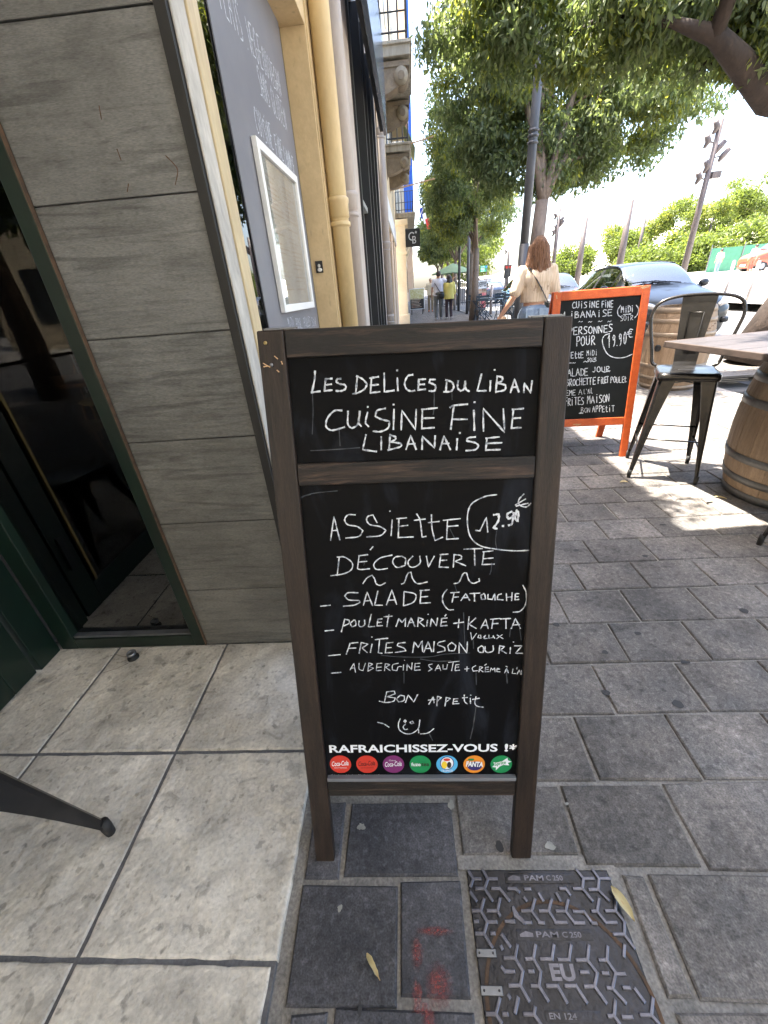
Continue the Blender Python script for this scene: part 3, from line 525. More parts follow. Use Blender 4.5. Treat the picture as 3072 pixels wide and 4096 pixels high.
def nbx(*a): a = list(a); a[2] -= 1.8; a[3] -= 1.8; return MB().box(*a)
nbx(-.4,-.02,1.78,3.9,0,6.1).build('wall', M['greypaint'], nb)
nbx(-.4,-.04,3.9,7.0,3.75,6.1).build('wall', M['greypaint'], nb); nbx(-.4,.0,7.0,16.3,2.6,11).build('wall', M['creamstone'], nb)
nbx(-.4,-.005,2.75,3.9,0,.62).build('base_course', M['palestone'], nb); 
for z, y0 in ((.60,3.35),(.33,3.4)): nbx(-.02,.0,y0,3.75,z,z+.012).build('hook_bar', M['black'], nb)
nbx(-.02,.005,3.5,3.56,.46,.472).build('hook_bar', M['black'], nb)
nbx(-.06,.0,3.9,3.99,.0,3.75).build('door_post', M['blackstrip'], nb)
nbx(-.10,-.09,3.99,4.75,.75,3.75).build('shop_pane', M['shutter'], nb); nbx(-.1,.03,3.99,4.75,.68,.75).build('sill', M['creamlt'], nb); nbx(-.1,-.03,3.99,4.75,0,.68).build('panel', M['greypaint'], nb)
nbx(-.1,-.02,3.99,4.75,2.05,2.1).build('transom', M['shutter'], nb)
for y0, y1, t in ((4.75,4.86,.02),(5.1,5.2,.03),(5.75,5.9,.03),(6.4,6.5,.03)): nbx(-.1,t,y0,y1,0,3.75).build('door_post', M['blackstrip'], nb)
nbx(-.12,-.1,4.86,6.4,0,3.75).build('shop_pane', M['darkglass'], nb); nbx(-.12,.012,6.5,7.0,0,3.75).build('door_case', M['greypaint'], nb)
# openings of the further ground floor
for y0 in (8.4,10.6,12.9): nbx(-.2,-.15,y0,y0+1.3,0,2.3).build('door', M['shutter'], nb)
y_ = [7.0,8.4,9.7,10.6,11.9,12.9,14.2,16.3]
for a, b in ((7.0,8.4),(9.7,10.6),(11.9,12.9),(14.2,16.3)): nbx(-.2,.0,a,b,0,2.6).build('pier', M['greypaint' if a < 8 else 'peach'], nb, bevel=.01)
nbx(-.3,-.16,7,16.3,0,2.6).build('wall', M['peach'], nb)
nbx(-.0,.03,8.2,16.2,2.62,3.05).build('shop_sign', M['signwhite'], nb); nbx(0,.035,7.6,8.15,2.62,3.6).build('shop_sign', M['navy'], nb)
for y0 in (9.0,11.5,14):
    for z0 in (4.3,7.6): nbx(.0,.02,y0,y0+1.1,z0,z0+2.2).build('shutter', M['shutter'], nb)
nbx(0,.3,7,16.4,10.8,11.1).build('cornice', M['slabstone'], nb)
# fascia box
fs_ = empty('shop_fascia', mw=FM @ Matrix.Translation((0,2.3,3.1))); tag(fs_, 'dark slate blue metal fascia box above the black shopfront', 'sign box')
MB().box(.16,.205,.2,3.9,0,.85).build('panel', M['fascia'], fs_, bevel=.004); MB().box(.115,.158,.22,3.85,.03,.06).build('soffit', M['blackstrip'], fs_)
# balconies with scroll corbels
def balcony(s0, s1, z, t1, label, par_mw, rail=.95, corb=True):
    b = empty('balcony', mw=par_mw @ Matrix.Translation((0, s0, z))); L_ = s1-s0; tag(b, label, 'balcony', 'balconies along the street front')
    MB().box(0,t1,0,L_,-.16,0).box(0,t1+.03,-.03,L_+.03,-.05,-.012).build('slab', M['slabstone'], b, bevel=.008)
    if corb:
        for y0 in (.04, L_-.28):
            pf = [(0,-.2)]; 
            pf += [(t1*.97,-.2),(t1*.97,-.28)]
            for k in range(13): a = PI*.5-k*PI*1.1/12; pf.append((t1*.74+.16*t1*math.cos(a)*1.3, -.40+.13*math.sin(a)))
            for k in range(7): u = k/6; pf.append((t1*(.62-.58*u), -.54-.10*u*u-.05*math.sin(u*PI)))
            pf.append((0,-.72)); pf = [(a, -.16+(b+.16)*.82) for a, b in pf]; cb = MB().prism(pf, 1, y0, y0+.24).build('corbel', M['corbel'], b, bevel=.01)
            for yy in (y0-.02, y0+.24):
                MB().tube([(t1*.76,yy,-.355),(t1*.76,yy+.02,-.355)], .10, 20).build('scroll', M['scroll'], cb, True); MB().tube([(t1*.76,yy-.012,-.355),(t1*.76,yy+.032,-.355)], .05, 16).build('scroll_eye', M['corbel'], cb)
            MB().box(0,t1*.9,y0-.015,y0+.255,-.255,-.235).build('fillet', M['corbel'], cb)
    def bars(pts, name):
        mb = MB()
        for a, c in pts: mb.tube([a, c], .011, 6)
        return mb.build(name, M['black'], b)
    e = t1-.04
    for z_ in (.08,.5 if rail > .7 else .3,rail): bars([((.02,.03,z_),(e,.03,z_)),((e,.03,z_),(e,L_-.03,z_)),((.02,L_-.03,z_),(e,L_-.03,z_))], 'rail')
    n = max(3, int(t1/.12))
    for i in range(n+1): x = .03+(e-.03)*i/n; bars([((x,.03,0),(x,.03,rail))], 'baluster')
    n = int(L_/.14)
    for i in range(1, n): y = .03+(L_-.06)*i/n; bars([((e,y,0),(e,y,rail))], 'baluster')
    return b
balcony(6.9,8.6,4.27,.56,'stone balcony with scroll corbels nearest the blue fascia box',FM)
balcony(10.9,12.7,4.17,.56,'second stone balcony with scroll corbels further along the street',FM)
balcony(6.9,9.4,7.4,.56,'upper stone balcony above the nearest one',FM)
# far buildings
cb_ = empty('cream_building', mw=FM @ Matrix.Translation((0,16.9,0))); tag(cb_, 'cream stone building carrying the square black sign', 'building')
def cbx(*a): return MB().box(*a)
cbx(-1,.0,0,16,3.4,14).build('wall', M['creamstone'], cb_)
for y0 in (0,3.3,6.6,9.9,13.2): cbx(-.8,.36 if y0 == 0 else .05,y0,y0+(.9 if y0 == 0 else 1.3),0,3.4).build('pier', M['creamstone'], cb_, bevel=.02)
cbx(-.8,-.3,.9,16,0,3.4).build('shop_glazing', M['darkglass'], cb_)
cbx(-.1,.45,-.03,1.0,3.32,3.5).build('capital', M['creamstone'], cb_, bevel=.02); cbx(-.1,.40,-.01,.95,2.4,2.5).build('capital', M['creamstone'], cb_, bevel=.02)
cbx(-.1,.42,-.02,1.0,.0,.35).build('plinth', M['creamstone'], cb_, bevel=.02); cbx(-.1,.12,0.9,16,3.3,3.55).build('string_course', M['creamstone'], cb_, bevel=.02)
for y0 in (2.0,5.2,8.4,11.6):
    for z0 in (4.1,7.3,10.4): cbx(0,.03,y0,y0+1.1,z0,z0+2.1).build('shutter', M['shutter'], cb_)
for y0 in (1.0,4.3,7.6):
    pf = [(0,3.3),(.55,3.3),(.5,3.0),(.38,2.75),(.3,2.4),(.08,2.1),(0,1.9)]; MB().prism(pf, 1, y0, y0+.5).build('corbel', M['creamstone'], cb_, bevel=.02)
CM = FM @ Matrix.Translation((0,16.9,0))
balcony(.2,6.0,3.72,.72,'long iron railed balcony above the square black sign',CM,rail=.62,corb=False)
balcony(9.0,10.6,7.2,.6,'small upper balcony on the cream stone building',CM,corb=False); balcony(12.6,14.2,7.2,.6,'last small upper balcony before the blue cladding',CM,corb=False)
sg = gy(1651,951,17.2); sb = empty('square_sign', sg); tag(sb, 'square black projecting sign with white monogram and star', 'sign')
MB().box(-.26,.26,0,.07,-.27,.27).build('board', M['black'], sb, bevel=.005)
def thick_poly(mb, pts, wd, y):
    ribbon(mb, pts, wd, y)
lg = MB(); arc = [(-.03+.105*math.cos(a), .045+.11*math.sin(a)) for a in [R(d) for d in range(50, 290, 20)]]; thick_poly(lg, arc, .034, -.004)
thick_poly(lg, [(-.0,.03),(.0,-.16)], .034, -.004); thick_poly(lg, [(0,.03),(.07,.03),(.09,-.02),(.05,-.06),(0,-.06)], .03, -.004); thick_poly(lg, [(.05,-.06),(.1,-.09),(.09,-.14),(.05,-.16),(0,-.16)], .03, -.004)
lg.build('monogram', M['signwhite'], sb)
st = [(.115+(.05 if k % 2 == 0 else .02)*math.sin(k*PI/5), -.004, .155+(.05 if k % 2 == 0 else .02)*math.cos(k*PI/5)) for k in range(10)]
MB().add(st+[(.115,-.004,.155)], [(k, (k+1) % 10, 10) for k in range(10)]).build('star', M['signwhite'], sb)
pb = empty('pale_building', mw=FM @ Matrix.Translation((0,33.2,0))); tag(pb, 'pale building with blue vertical cladding at its street corner', 'building')
cbx(-1,.25,0,18,0,21).build('wall', M['palestone'], pb)
cbx(.25,.95,3.0,3.5,4.2,26).build('blue_fin', M['bluesign'], pb); cbx(.25,.7,0,3.0,10.5,17).build('bay', M['peach'], pb, bevel=.02)
for y0 in (.5,5,8,11,14):
    for z0 in (1,4.6,8,11.5,15): cbx(.25,.28,y0,y0+1.2,z0,z0+1.9).build('window', M['darkglass'], pb)
eb_ = empty('end_building', mw=FM @ Matrix.Translation((0,51.5,0))); tag(eb_, 'peach building closing the left row of street fronts', 'building')
cbx(-1,.9,0,40,0,15).build('wall', M['peach'], eb_)
for y0 in range(1,38,4):
    for z0 in (1,4.6,8,11.5): cbx(.9,.94,y0,y0+1.4,z0,z0+2).build('window', M['darkglass'], eb_)
aw = empty('green_awning', mw=FM @ Matrix.Translation((0,14.6,0))); tag(aw, 'green striped awning hanging from an upper floor', 'awning')
MB().add([(0,0,6.3),(.75,-.1,4.9),(.75,1.7,4.9),(0,1.8,6.3),(0,0,6.28),(.75,-.1,4.88),(.75,1.7,4.88),(0,1.8,6.28)], [(0,1,2,3),(7,6,5,4),(0,4,5,1),(1,5,6,2),(2,6,7,3)]).build('cloth', M['awning'], aw)
for z in (5.0,4.05): MB().tube([(0,-.1,z-.1),(1.3,-.5,z)], .02, 6).build('awning_arm', M['rawwood'], aw)
rt = empty('tiled_porch', mw=FM @ Matrix.Translation((0,10.0,0))); 
tag(rt, 'small terracotta tiled ledge above the second balcony', 'roof ledge')
MB().box(0,.45,4.5,6.2,5.5,5.55).build('ledge', M['creamstone'], rt)
for i in range(10): MB().tube([(0,4.55+i*.17,5.72),(.5,4.55+i*.17,5.58)], .075, 8).build('roof_tile', M['terracotta'], rt)
# flag
fl_ = gy(1690,862,30); fg = empty('flag', fl_); tag(fg, 'small blue white and red flag on the street front', 'flag')
for i, mt_ in enumerate(('flagblue','white','flagred')): MB().add([(i*.18-.2,0,.35-i*.28),(i*.18+.0,.04,.42-i*.28),(i*.18+.14,.04,-.1-i*.28),(i*.18-.08,0,-.15-i*.28)], [(0,1,2,3)]).build('stripe', M[mt_], fg)
MB().tube([(-.5,0,-.6),(.15,0,.5)], .02, 6).build('pole', M['palestone'], fg)
# ------------------------------------------------------------------ MAIN CHALKBOARD
bp_ = (-.0025,.4382,.0138,.2427,-.0256,.5245,1.203)
_x, _y, yaw, lean, roll, BWd, BL = bp_
bex = Vector((math.cos(yaw), math.sin(yaw), 0)); bbk = Vector((-math.sin(yaw), math.cos(yaw), 0)); bev = math.sin(lean)*bbk+math.cos(lean)*Vector((0,0,1))
be1 = math.cos(roll)*bex+math.sin(roll)*bev; be2 = -math.sin(roll)*bex+math.cos(roll)*bev; bnn = be1.cross(be2)
BM = Matrix((be1, -bnn, be2)).transposed().to_4x4(); BM.translation = Vector((_x, _y, .004))   # local: x right, y back, z up the board
BMi = BM.inverted()
def bl(px, py, t=0.): # pixel of the photograph -> board coordinates
    p = onpl(px, py, BM @ Vector((0, t, 0)), bnn); q = BMi @ p; return q.x, q.z
ab = empty('sandwich_board', mw=BM); tag(ab, 'tall dark wood sandwich board with chalk menu in the foreground', 'sandwich board')
hw = BWd/2; sw = .046; RT = [(1.203,1.158),(.976,.936),(.244,.196)]
for sx in (-1,1): MB().box(sx*hw, sx*(hw-sw), 0, .022, -.008 if sx < 0 else .004, BL).build('stile', M['darkwood'], ab, bevel=.003)
for i, (a, b) in enumerate(RT): MB().box(-hw+sw+.001, hw-sw-.001, .001+.002*(i == 2), .021, b, a).build('rail', M['darkrail'], ab, bevel=.002)
MB().box(-hw+sw+.001, hw-sw-.001, .011, .016, .936, 1.0).build('inner_lip', M['darkwood'], ab)
MB().box(-hw+sw+.0005, hw-sw-.0005, .0085, .013, .974, 1.16).build('chalk_panel', M['slate'], ab)
MB().box(-hw+sw+.0005, hw-sw-.0005, .0085, .013, .24, .938).build('chalk_panel', M['slate'], ab)
MB().box(-hw+sw+.002, hw-sw-.002, -.0025, .0085, .2445, .2535).build('ledge_strip', M['tray'], ab, bevel=.001)
# back half of the sandwich board
LB = Matrix.Translation((0,.03,1.19)) @ Matrix.Rotation(R(27.5), 4, 'X')
for sx in (-1,1): MB().box(sx*hw, sx*(hw-sw), 0, .022, -1.195, 0, LB).build('rear_stile', M['darkwood'], ab)
MB().box(-hw+sw, hw-sw, .002, .02, -.05, 0, LB).build('rear_rail', M['darkwood'], ab); MB().box(-hw+sw, hw-sw, .008, .012, -.95, -.05, LB).build('rear_panel', M['slate'], ab); MB().box(-hw+sw, hw-sw, .002, .02, -1.0, -.95, LB).build('rear_rail', M['darkwood'], ab)
for sx in (-1,1): MB().box(sx*(hw-.012), sx*(hw-.065), .004, .045, BL+.0005, BL+.003).build('hinge', M['steel'], ab); MB().tube([(sx*(hw-.066),.024,BL+.004),(sx*(hw-.01),.024,BL+.004)], .0035, 8).build('hinge_pin', M['steel'], ab)
for px, py in ((1063,1373),(1087,1460)):
    x, z = bl(px, py); MB().ball((x,-.002,z), .0032, 10, (1,.8,1)).build('screw', M['gold' if py < 1400 else 'steel'], ab, True)
sc_ = MB()
for pl in ("340,565 372,580 398,590;350,575 365,572 395,596;440,500 465,520;500,545 508,565;460,620 478,635"): pass
for pl in parse("340,560 372,580 398,592;345,590 372,585;440,498 466,520;500,545 508,566;462,622 478,636"):
    ribbon(sc_, [bl(900+a*.4522, 1200+b*.4522) for a, b in pl], .0018, -.0006)
tag(sc_.build('scratches', M['rawwood'], ab), kind='stuff')
# handwriting traced in board coordinates
TXT = []
TXT.append(((1000,1250), .7836, .0052, """332,300 330,340 316,408;314,408 357,402;385,340 418,337;386,340 380,400;384,370 415,366;380,400 418,396;463,338 445,340 440,355 460,365 485,370 488,388 468,400 440,400;
548,325 540,410;545,325 575,340 598,365 585,390 555,408 525,415;612,335 655,328;620,335 615,410;615,372 655,368;615,410 662,404;685,310 686,405 735,398;752,335 755,398;750,295;830,318 805,325 790,360 798,390 822,402 840,398;
862,342 895,340;862,342 858,395;858,368 890,366;858,395 895,392;945,342 920,342 915,358 940,368 948,380 940,400 915,400;1005,345 1000,400;1000,345 1030,355 1040,380 1025,402 990,405;1062,350 1060,385 1075,400 1092,390 1098,352;1098,352 1102,390 1118,402;
1182,315 1160,400 1205,400;1228,350 1225,400;1247,293;1262,325 1255,402;1262,325 1290,330 1285,350 1262,360;1262,360 1305,370 1300,395 1255,405;1330,408 1350,340 1372,405;1338,382 1365,380;1398,408 1400,360 1432,410 1440,350;
468,500 430,502 395,540 388,580 410,600 440,598 482,585;500,505 500,570 520,592 550,570 562,505;560,505 555,560 567,580;600,510 590,560 605,582;600,482;690,490 650,500 640,530 670,545 712,555 705,590 665,608 630,606;735,495 732,596;732,470;
772,598 775,500 845,598 848,495;877,495 955,487;880,495 877,592;877,540 938,538;877,592 940,588;1022,485 1040,475 1110,468;1040,478 1025,595;1035,545 1108,545;1143,500 1145,600;1145,458;1192,605 1190,490 1300,612 1293,492;1340,495 1395,490;1345,495 1335,590;1342,540 1380,538;1335,590 1383,588;
592,625 575,700 645,710;670,635 670,700;715,625 710,700;715,625 745,635 740,650 715,660;715,660 770,668 768,685 705,702;797,698 820,628 848,698;805,672 842,670;878,698 880,632 942,692 945,630;970,700 990,630 1023,700;978,670 1015,668;1058,645 1055,700;1070,615;
1150,635 1115,640 1105,655 1150,665 1168,680 1150,700 1103,705;1205,642 1272,635;1210,642 1203,702;1215,668 1285,665;1203,702 1277,700"""))
TXT.append(((1150,1950), .6631, .0042, """260,318 280,175 315,315;268,260 302,258;408,165 365,165 345,195 365,225 420,235 455,260 430,295 352,305;540,212 515,165 485,175 478,200 500,225 555,235 595,258 560,290 478,298;632,195 625,290;617,143;660,188 718,183;672,188 668,300;668,235 725,228;665,302 758,298;
780,160 800,200 812,300 835,295;765,198 830,190;868,165 872,250 890,320 935,300;850,212 915,205;940,198 1042,188;965,198 960,312;965,235 1028,230;960,312 1030,308;1262,43 1190,55 1110,100 1085,180 1100,290 1160,350 1260,372 1370,382 1467,378 1467,362;
1135,258 1160,262 1200,180 1208,268;1425,40 1395,75 1400,105 1440,118 1468,95;1375,105 1435,70;1380,112 1450,95;
330,418 312,420 300,530;300,420 345,420 390,455 385,495 340,520 262,532;430,412 483,405;432,412 422,490 445,495 495,490;428,450 478,445;500,375 515,357;630,408 560,425 522,460 530,490 560,495 602,488;690,415 650,420 635,450 660,482 710,470 712,430 690,415;755,415 728,445 735,475 765,480 800,455 798,415;838,415 850,480 885,415;
920,405 968,402;925,405 915,478;922,440 960,438;915,480 970,482;1000,480 1005,405;1005,405 1045,410 1050,430 1010,445 1075,472;1065,372 1175,368;1128,375 1130,470;1180,388 1240,382;1185,388 1175,465;1180,430 1240,425;1175,465 1247,462;
455,580 480,545 510,530 525,550 535,580 560,590 590,575;688,582 705,572 725,520 745,510 755,550 785,580 842,570;1005,580 1035,570 1060,520 1080,515 1095,560 1120,578 1158,565 1155,550;
200,716 258,710;425,635 365,635 345,655 370,678 430,682 435,695 400,710 338,716;458,710 480,630 513,712;465,685 500,682;545,625 525,710 572,710;597,708 630,618 658,705;608,680 645,678;703,630 700,712;705,628 765,640 775,665 755,695 700,714;800,622 855,618;805,622 800,698;805,660 845,658;800,698 862,695;
962,615 938,650 938,695 968,735 1000,737;985,635 1035,632;1005,635 993,692;1000,662 1030,660;1047,682 1075,640 1098,680;1055,665 1090,663;1100,640 1160,637;1128,640 1128,685;1185,640 1165,650 1170,675 1195,672 1190,645;1210,645 1208,672 1235,675 1250,640 1252,678;1290,642 1270,650 1265,675 1300,678;1320,640 1322,682;1355,635 1352,682;1320,662 1355,660;1375,640 1395,640;1375,640 1372,678 1395,675;1375,660 1392,658;1420,590 1440,635 1438,700 1405,745 1362,752;
227,865 278,860;345,795 325,870;345,795 372,800 370,820 338,835;400,800 380,820 388,840 412,830 408,802 400,800;432,805 430,830 445,840 465,828 465,800;505,765 488,840 525,838;545,795 570,792;545,795 540,835;545,815 565,812;540,835 572,833;612,768 605,800 600,838;583,780 630,776;
655,838 672,790 690,815 712,788 710,838;725,838 745,785 768,838;732,815 760,813;785,838 790,785;790,785 820,795 795,812 825,838;845,800 840,835;847,765;862,838 868,790 898,835 905,788;930,790 962,787;930,790 925,835;930,812 958,810;925,835 962,832;950,775 957,767;1003,820 1062,812;1035,795 1030,845;
1095,780 1088,855;1135,788 1095,825 1138,850;1165,852 1195,795 1210,850;1175,832 1205,830;1225,795 1280,790;1240,795 1232,850;1238,822 1270,820;1285,793 1345,790;1318,793 1318,850;1350,850 1375,790 1405,850;1360,830 1400,826;
247,1015 318,1008;375,940 425,935;378,940 355,1005;368,970 412,968;432,1000 445,935;445,935 485,945 450,968 480,995;510,945 500,995;508,902;530,918 575,912 605,910;555,920 548,998 570,1000;597,938 635,935;597,938 590,998;592,968 625,965;590,998 632,995;710,935 670,940 662,955 700,968 715,985 650,995;
755,995 765,930 788,965 812,925 815,990;822,995 848,930 870,990;830,972 862,970;885,930 880,990;950,925 912,935 905,950 945,965 950,985 905,995;990,935 968,955 975,985 1005,985 1015,955 990,935;1035,998 1035,935 1082,998 1085,930;1170,955 1150,970 1155,992 1180,995 1182,965 1170,955;1192,960 1192,985 1210,995 1240,985 1240,955;
1275,1000 1280,955;1280,955 1310,960 1285,980 1320,1000;1345,965 1342,1000;1362,932;1370,955 1415,955 1375,1000 1420,1000;265,1120 322,1115"""))
TXT.append(((1150,1950), .6631, .0030, """1105,875 1112,920 1140,880;1155,890 1148,905 1168,910 1165,890;1180,905 1195,890 1185,912 1205,910;1215,890 1215,910 1240,905 1240,892 1250,910;1265,890 1300,912;1295,888 1262,912;
378,1100 400,1060 410,1115;382,1090 405,1088;432,1060 432,1095 455,1105 470,1060;490,1060 485,1108;490,1058 515,1065 490,1080 520,1090 485,1108;540,1062 570,1060;540,1062 535,1105;538,1085 565,1083;535,1105 565,1103;585,1105 590,1062 618,1068 592,1085 620,1105;668,1060 635,1070 632,1100 660,1105 668,1082 690,1080;700,1070 698,1103;705,1042;720,1103 722,1065 748,1100 752,1058;770,1062 800,1060;770,1062 766,1103;768,1082 795,1080;766,1103 800,1100;
872,1065 850,1070 858,1085 872,1095 850,1108;890,1105 910,1068 925,1105;895,1092 920,1090;938,1070 938,1095 960,1095 965,1068;972,1055 1035,1048;1000,1055 990,1105;1015,1070 1035,1068;1015,1070 1010,1105 1038,1102;1012,1085 1032,1083;1070,1095 1095,1092;1083,1080 1082,1108;1135,1075 1115,1088 1120,1108 1145,1105;1155,1112 1160,1080 1178,1085 1160,1098 1180,1112;
1195,1085 1212,1083;1195,1085 1192,1112 1215,1110;1193,1098 1210,1097;1190,1072 1200,1065;1222,1112 1228,1088 1238,1100 1250,1088 1252,1112;1262,1100 1280,1095 1265,1090 1262,1110 1282,1112;1310,1118 1322,1090 1332,1118;1313,1108 1330,1106;1318,1078 1325,1082;1360,1095 1355,1122 1375,1122;1385,1085 1383,1095;1385,1125 1398,1100 1408,1128;1412,1105 1415,1128"""))
TXT.append(((1150,1950), .6631, .0068, """1245,165 1275,160 1272,200 1242,245 1262,248;1352,145 1325,162 1332,192 1360,172 1365,148 1355,215 1335,228;1382,138 1374,185 1388,205 1393,155 1382,138;1298,232"""))
TXT.append(((1200,2600), .6028, .0040, """575,280 560,345;575,278 625,272 632,290 580,310;580,310 632,318 620,340 570,348 527,340;665,300 640,325 655,345 690,335 692,305 665,300;700,348 718,298 755,345 780,297;855,360 885,310 890,350;852,333 895,328;912,310 908,370;912,308 938,315 910,340;970,318 962,372;970,315 1000,322 968,345;1020,325 1048,322;1020,325 1015,358;1018,342 1045,340;1015,358 1055,355;
1090,300 1092,340 1110,358;1078,318 1110,315;1130,320 1132,355;1132,300;1168,310 1160,350 1175,372 1215,380;1145,328 1190,320;515,480 555,490 590,512;665,455 653,490 660,530 700,555 745,552 785,520 795,465;697,464 689,472 697,480 705,472 697,464;745,472 730,480 738,490 755,485 745,472;700,490 685,510 695,530 713,525;785,522 788,550;800,557 850,550 888,522"""))
cw = MB()
for o_, s_, wd, st_ in TXT:
    for pl in parse(st_): ribbon(cw, [bl(o_[0]+a*s_, o_[1]+b*s_, .0078) for a, b in pl], wd*.56, .0078)
tag(cw.build('handwriting', M['chalk'], ab), kind='stuff')
# smears and drips
fm_ = MB()
for o_, s_, wd, st_ in (((1000,1250),.7836,.004,"318,410 322,500 318,620;940,400 940,480 935,520;1030,400 1032,445;310,705 420,700 560,690;455,595 460,680;1140,560 1145,610"),
        ((1150,1950),.6631,.004,"1262,262 1255,320 1262,370;1232,455 1228,500 1220,525;60,75 140,38 300,20;70,110 80,60 140,42;1010,590 1020,625;1062,755 1068,900 1070,960;1345,850 1340,900;1120,920 1122,970;1400,850 1410,920;980,250 1010,310;470,430 460,470;1440,1010 1442,1090;565,1012 680,1022 850,1022 950,1005 1100,998"),
        ((1200,2600),.6028,.005,"1168,375 1150,500 1130,590;850,540 880,600;1168,150 1170,230;690,150 690,220;1370,150 1375,220;800,60 900,75 1000,72")):
    for pl in parse(st_): ribbon(fm_, [bl(o_[0]+a*s_, o_[1]+b*s_, .0081) for a, b in pl], wd*.4, .0081)
tag(fm_.build('chalk_smear', M['chalkfaint'], ab), kind='stuff')
# printed strip along the bottom of the lower panel
def bpt(x, y): return bl(1300+x*.4822, 2900+y*.4822, .0082)
x0, z0 = bpt(38,230); x1, z1 = bpt(1430,228); zt = bpt(38,166)[1]
RX = Matrix.Rotation(PI/2, 4, 'X')
def btext(t, xa, za, wfit, hfit, mt, name, bold=0., shear=0., y=.0079, tilt=0.):
    return text_obj(t, .05, mt, name, ab, Matrix.Translation((xa, y, za)) @ Matrix.Rotation(tilt, 4, 'Y') @ RX, bold, shear, fit=(wfit, hfit))
btext('RAFRAICHISSEZ-VOUS', x0, z0, x1-x0, zt-z0, M['print'], 'printed_heading', .0012)
xa, _ = bpt(1488,228); btext('!', xa, z0, .0075, zt-z0, M['print'], 'printed_heading', .0022); xa, za = bpt(1528,200); btext('*', xa, za-.002, .017, .016, M['print'], 'printed_heading', .001)
discs = [(128,'cored'),(348,'cored'),(568,'coplum'),(790,'cogreen'),(1012,'coblue'),(1237,'coorange'),(1462,'cogreen')]
def disc(cx_, cz, rx, rz, y, mt, nm, par=ab, n=32): return MB().add([(cx_+rx*math.cos(2*PI*k/n), y, cz+rz*math.sin(2*PI*k/n)) for k in range(n)]+[(cx_,y,cz)], [(k,(k+1) % n,n) for k in range(n)]).build(nm, mt, par)
for i, (px, mt_) in enumerate(discs):
    cx_, cz = bpt(px, 325); rx = abs(bpt(px+89,325)[0]-cx_); rz = abs(bpt(px,397)[1]-cz); disc(cx_, cz, rx, rz, .0080, M[mt_], 'drink_disc')
    if i in (0,1,2):
        mt2 = M['codark' if i == 1 else 'print']; btext('Coca-Cola', cx_-rx*.78, cz-rz*.22+(-.0015 if i == 2 else 0), rx*1.56, rz*.55, mt2, 'disc_lettering', .0006, .35, y=.0076, tilt=R(-4))
        if i < 2: btext('GOUT ORIGINAL' if i == 0 else 'SANS SUCRES', cx_-rx*.6, cz-rz*.45, rx*1.2, rz*.11, mt2, 'disc_lettering', y=.0076)
        else: btext('Cherry', cx_-rx*.4, cz+rz*.33, rx*.65, rz*.2, mt2, 'disc_lettering', y=.0076)
    if i == 3: btext('fuze', cx_-rx*.84, cz-rz*.2, rx*.88, rz*.42, M['print'], 'disc_lettering', .001, y=.0076); btext('tea', cx_+rx*.1, cz-rz*.2, rx*.72, rz*.38, M['menublack'], 'disc_lettering', .001, y=.0076)
    if i == 4:
        disc(cx_, cz+rz*.14, rx*.66, rz*.76, .0077, M['conavy'], 'disc_emblem'); disc(cx_, cz+rz*.14, rx*.58, rz*.68, .0075, M['print'], 'disc_emblem'); disc(cx_-rx*.25, cz-rz*.05, rx*.26, rz*.42, .0073, M['coyellow'], 'disc_emblem'); disc(cx_-rx*.02, cz+rz*.55, rx*.32, rz*.16, .0072, M['cored'], 'disc_emblem'); disc(cx_+rx*.2, cz-rz*.05, rx*.2, rz*.36, .0071, M['menublack'], 'disc_emblem')
        btext('TROPICO', cx_-rx*.55, cz-rz*.86, rx*1.1, rz*.26, M['print'], 'disc_lettering', .0006, y=.0072)
    if i == 5: disc(cx_+rx*.05, cz-rz*.2, rx*.7, rz*.5, .0077, M['conavy'], 'disc_emblem'); disc(cx_-rx*.3, cz+rz*.55, rx*.3, rz*.13, .0076, M['cogreen'], 'disc_emblem'); btext('FANTA', cx_-rx*.78, cz-rz*.22, rx*1.6, rz*.6, M['print'], 'disc_lettering', .0022, .1, y=.0073, tilt=R(3))
    if i == 6:
        sp = [(-.62,-.05),(-.75,.25),(-.35,.22),(.1,.38),(.55,.75),(.6,.45),(.95,.3),(.6,.15),(.75,-.12),(.2,-.05),(-.15,-.25),(-.5,-.7),(-.48,-.35),(-.85,-.3)]
        MB().add([(cx_+a*rx,.0077,cz+b*rz) for a, b in sp]+[(cx_,.0077,cz+.05*rz)], [(k,(k+1) % len(sp),len(sp)) for k in range(len(sp))]).build('disc_emblem', M['print'], ab); btext('Sprite', cx_-rx*.58, cz-rz*.28, rx*1.1, rz*.5, M['cogreen'], 'disc_lettering', .0008, .2, y=.0073, tilt=R(-14))
xa, za = bpt(52,425); xb, _ = bpt(512,425); btext('*Selon les produits disponibles dans ce point de vente', xa, za, xb-xa, .006, M['print'], 'printed_footnote')
xa, za = bpt(52,441); xb, _ = bpt(1345,441); fn = MB(); q = xa; r4 = random.Random(4)
while q < xb: l_ = r4.uniform(.004,.013); fn.add([(q,.0079,za),(q+l_,.0079,za),(q+l_,.0079,za+.0017),(q,.0079,za+.0017)], [(0,1,2,3)]); q += l_+.0022
tag(fn.build('printed_footnote', M['tray'], ab), kind='stuff')
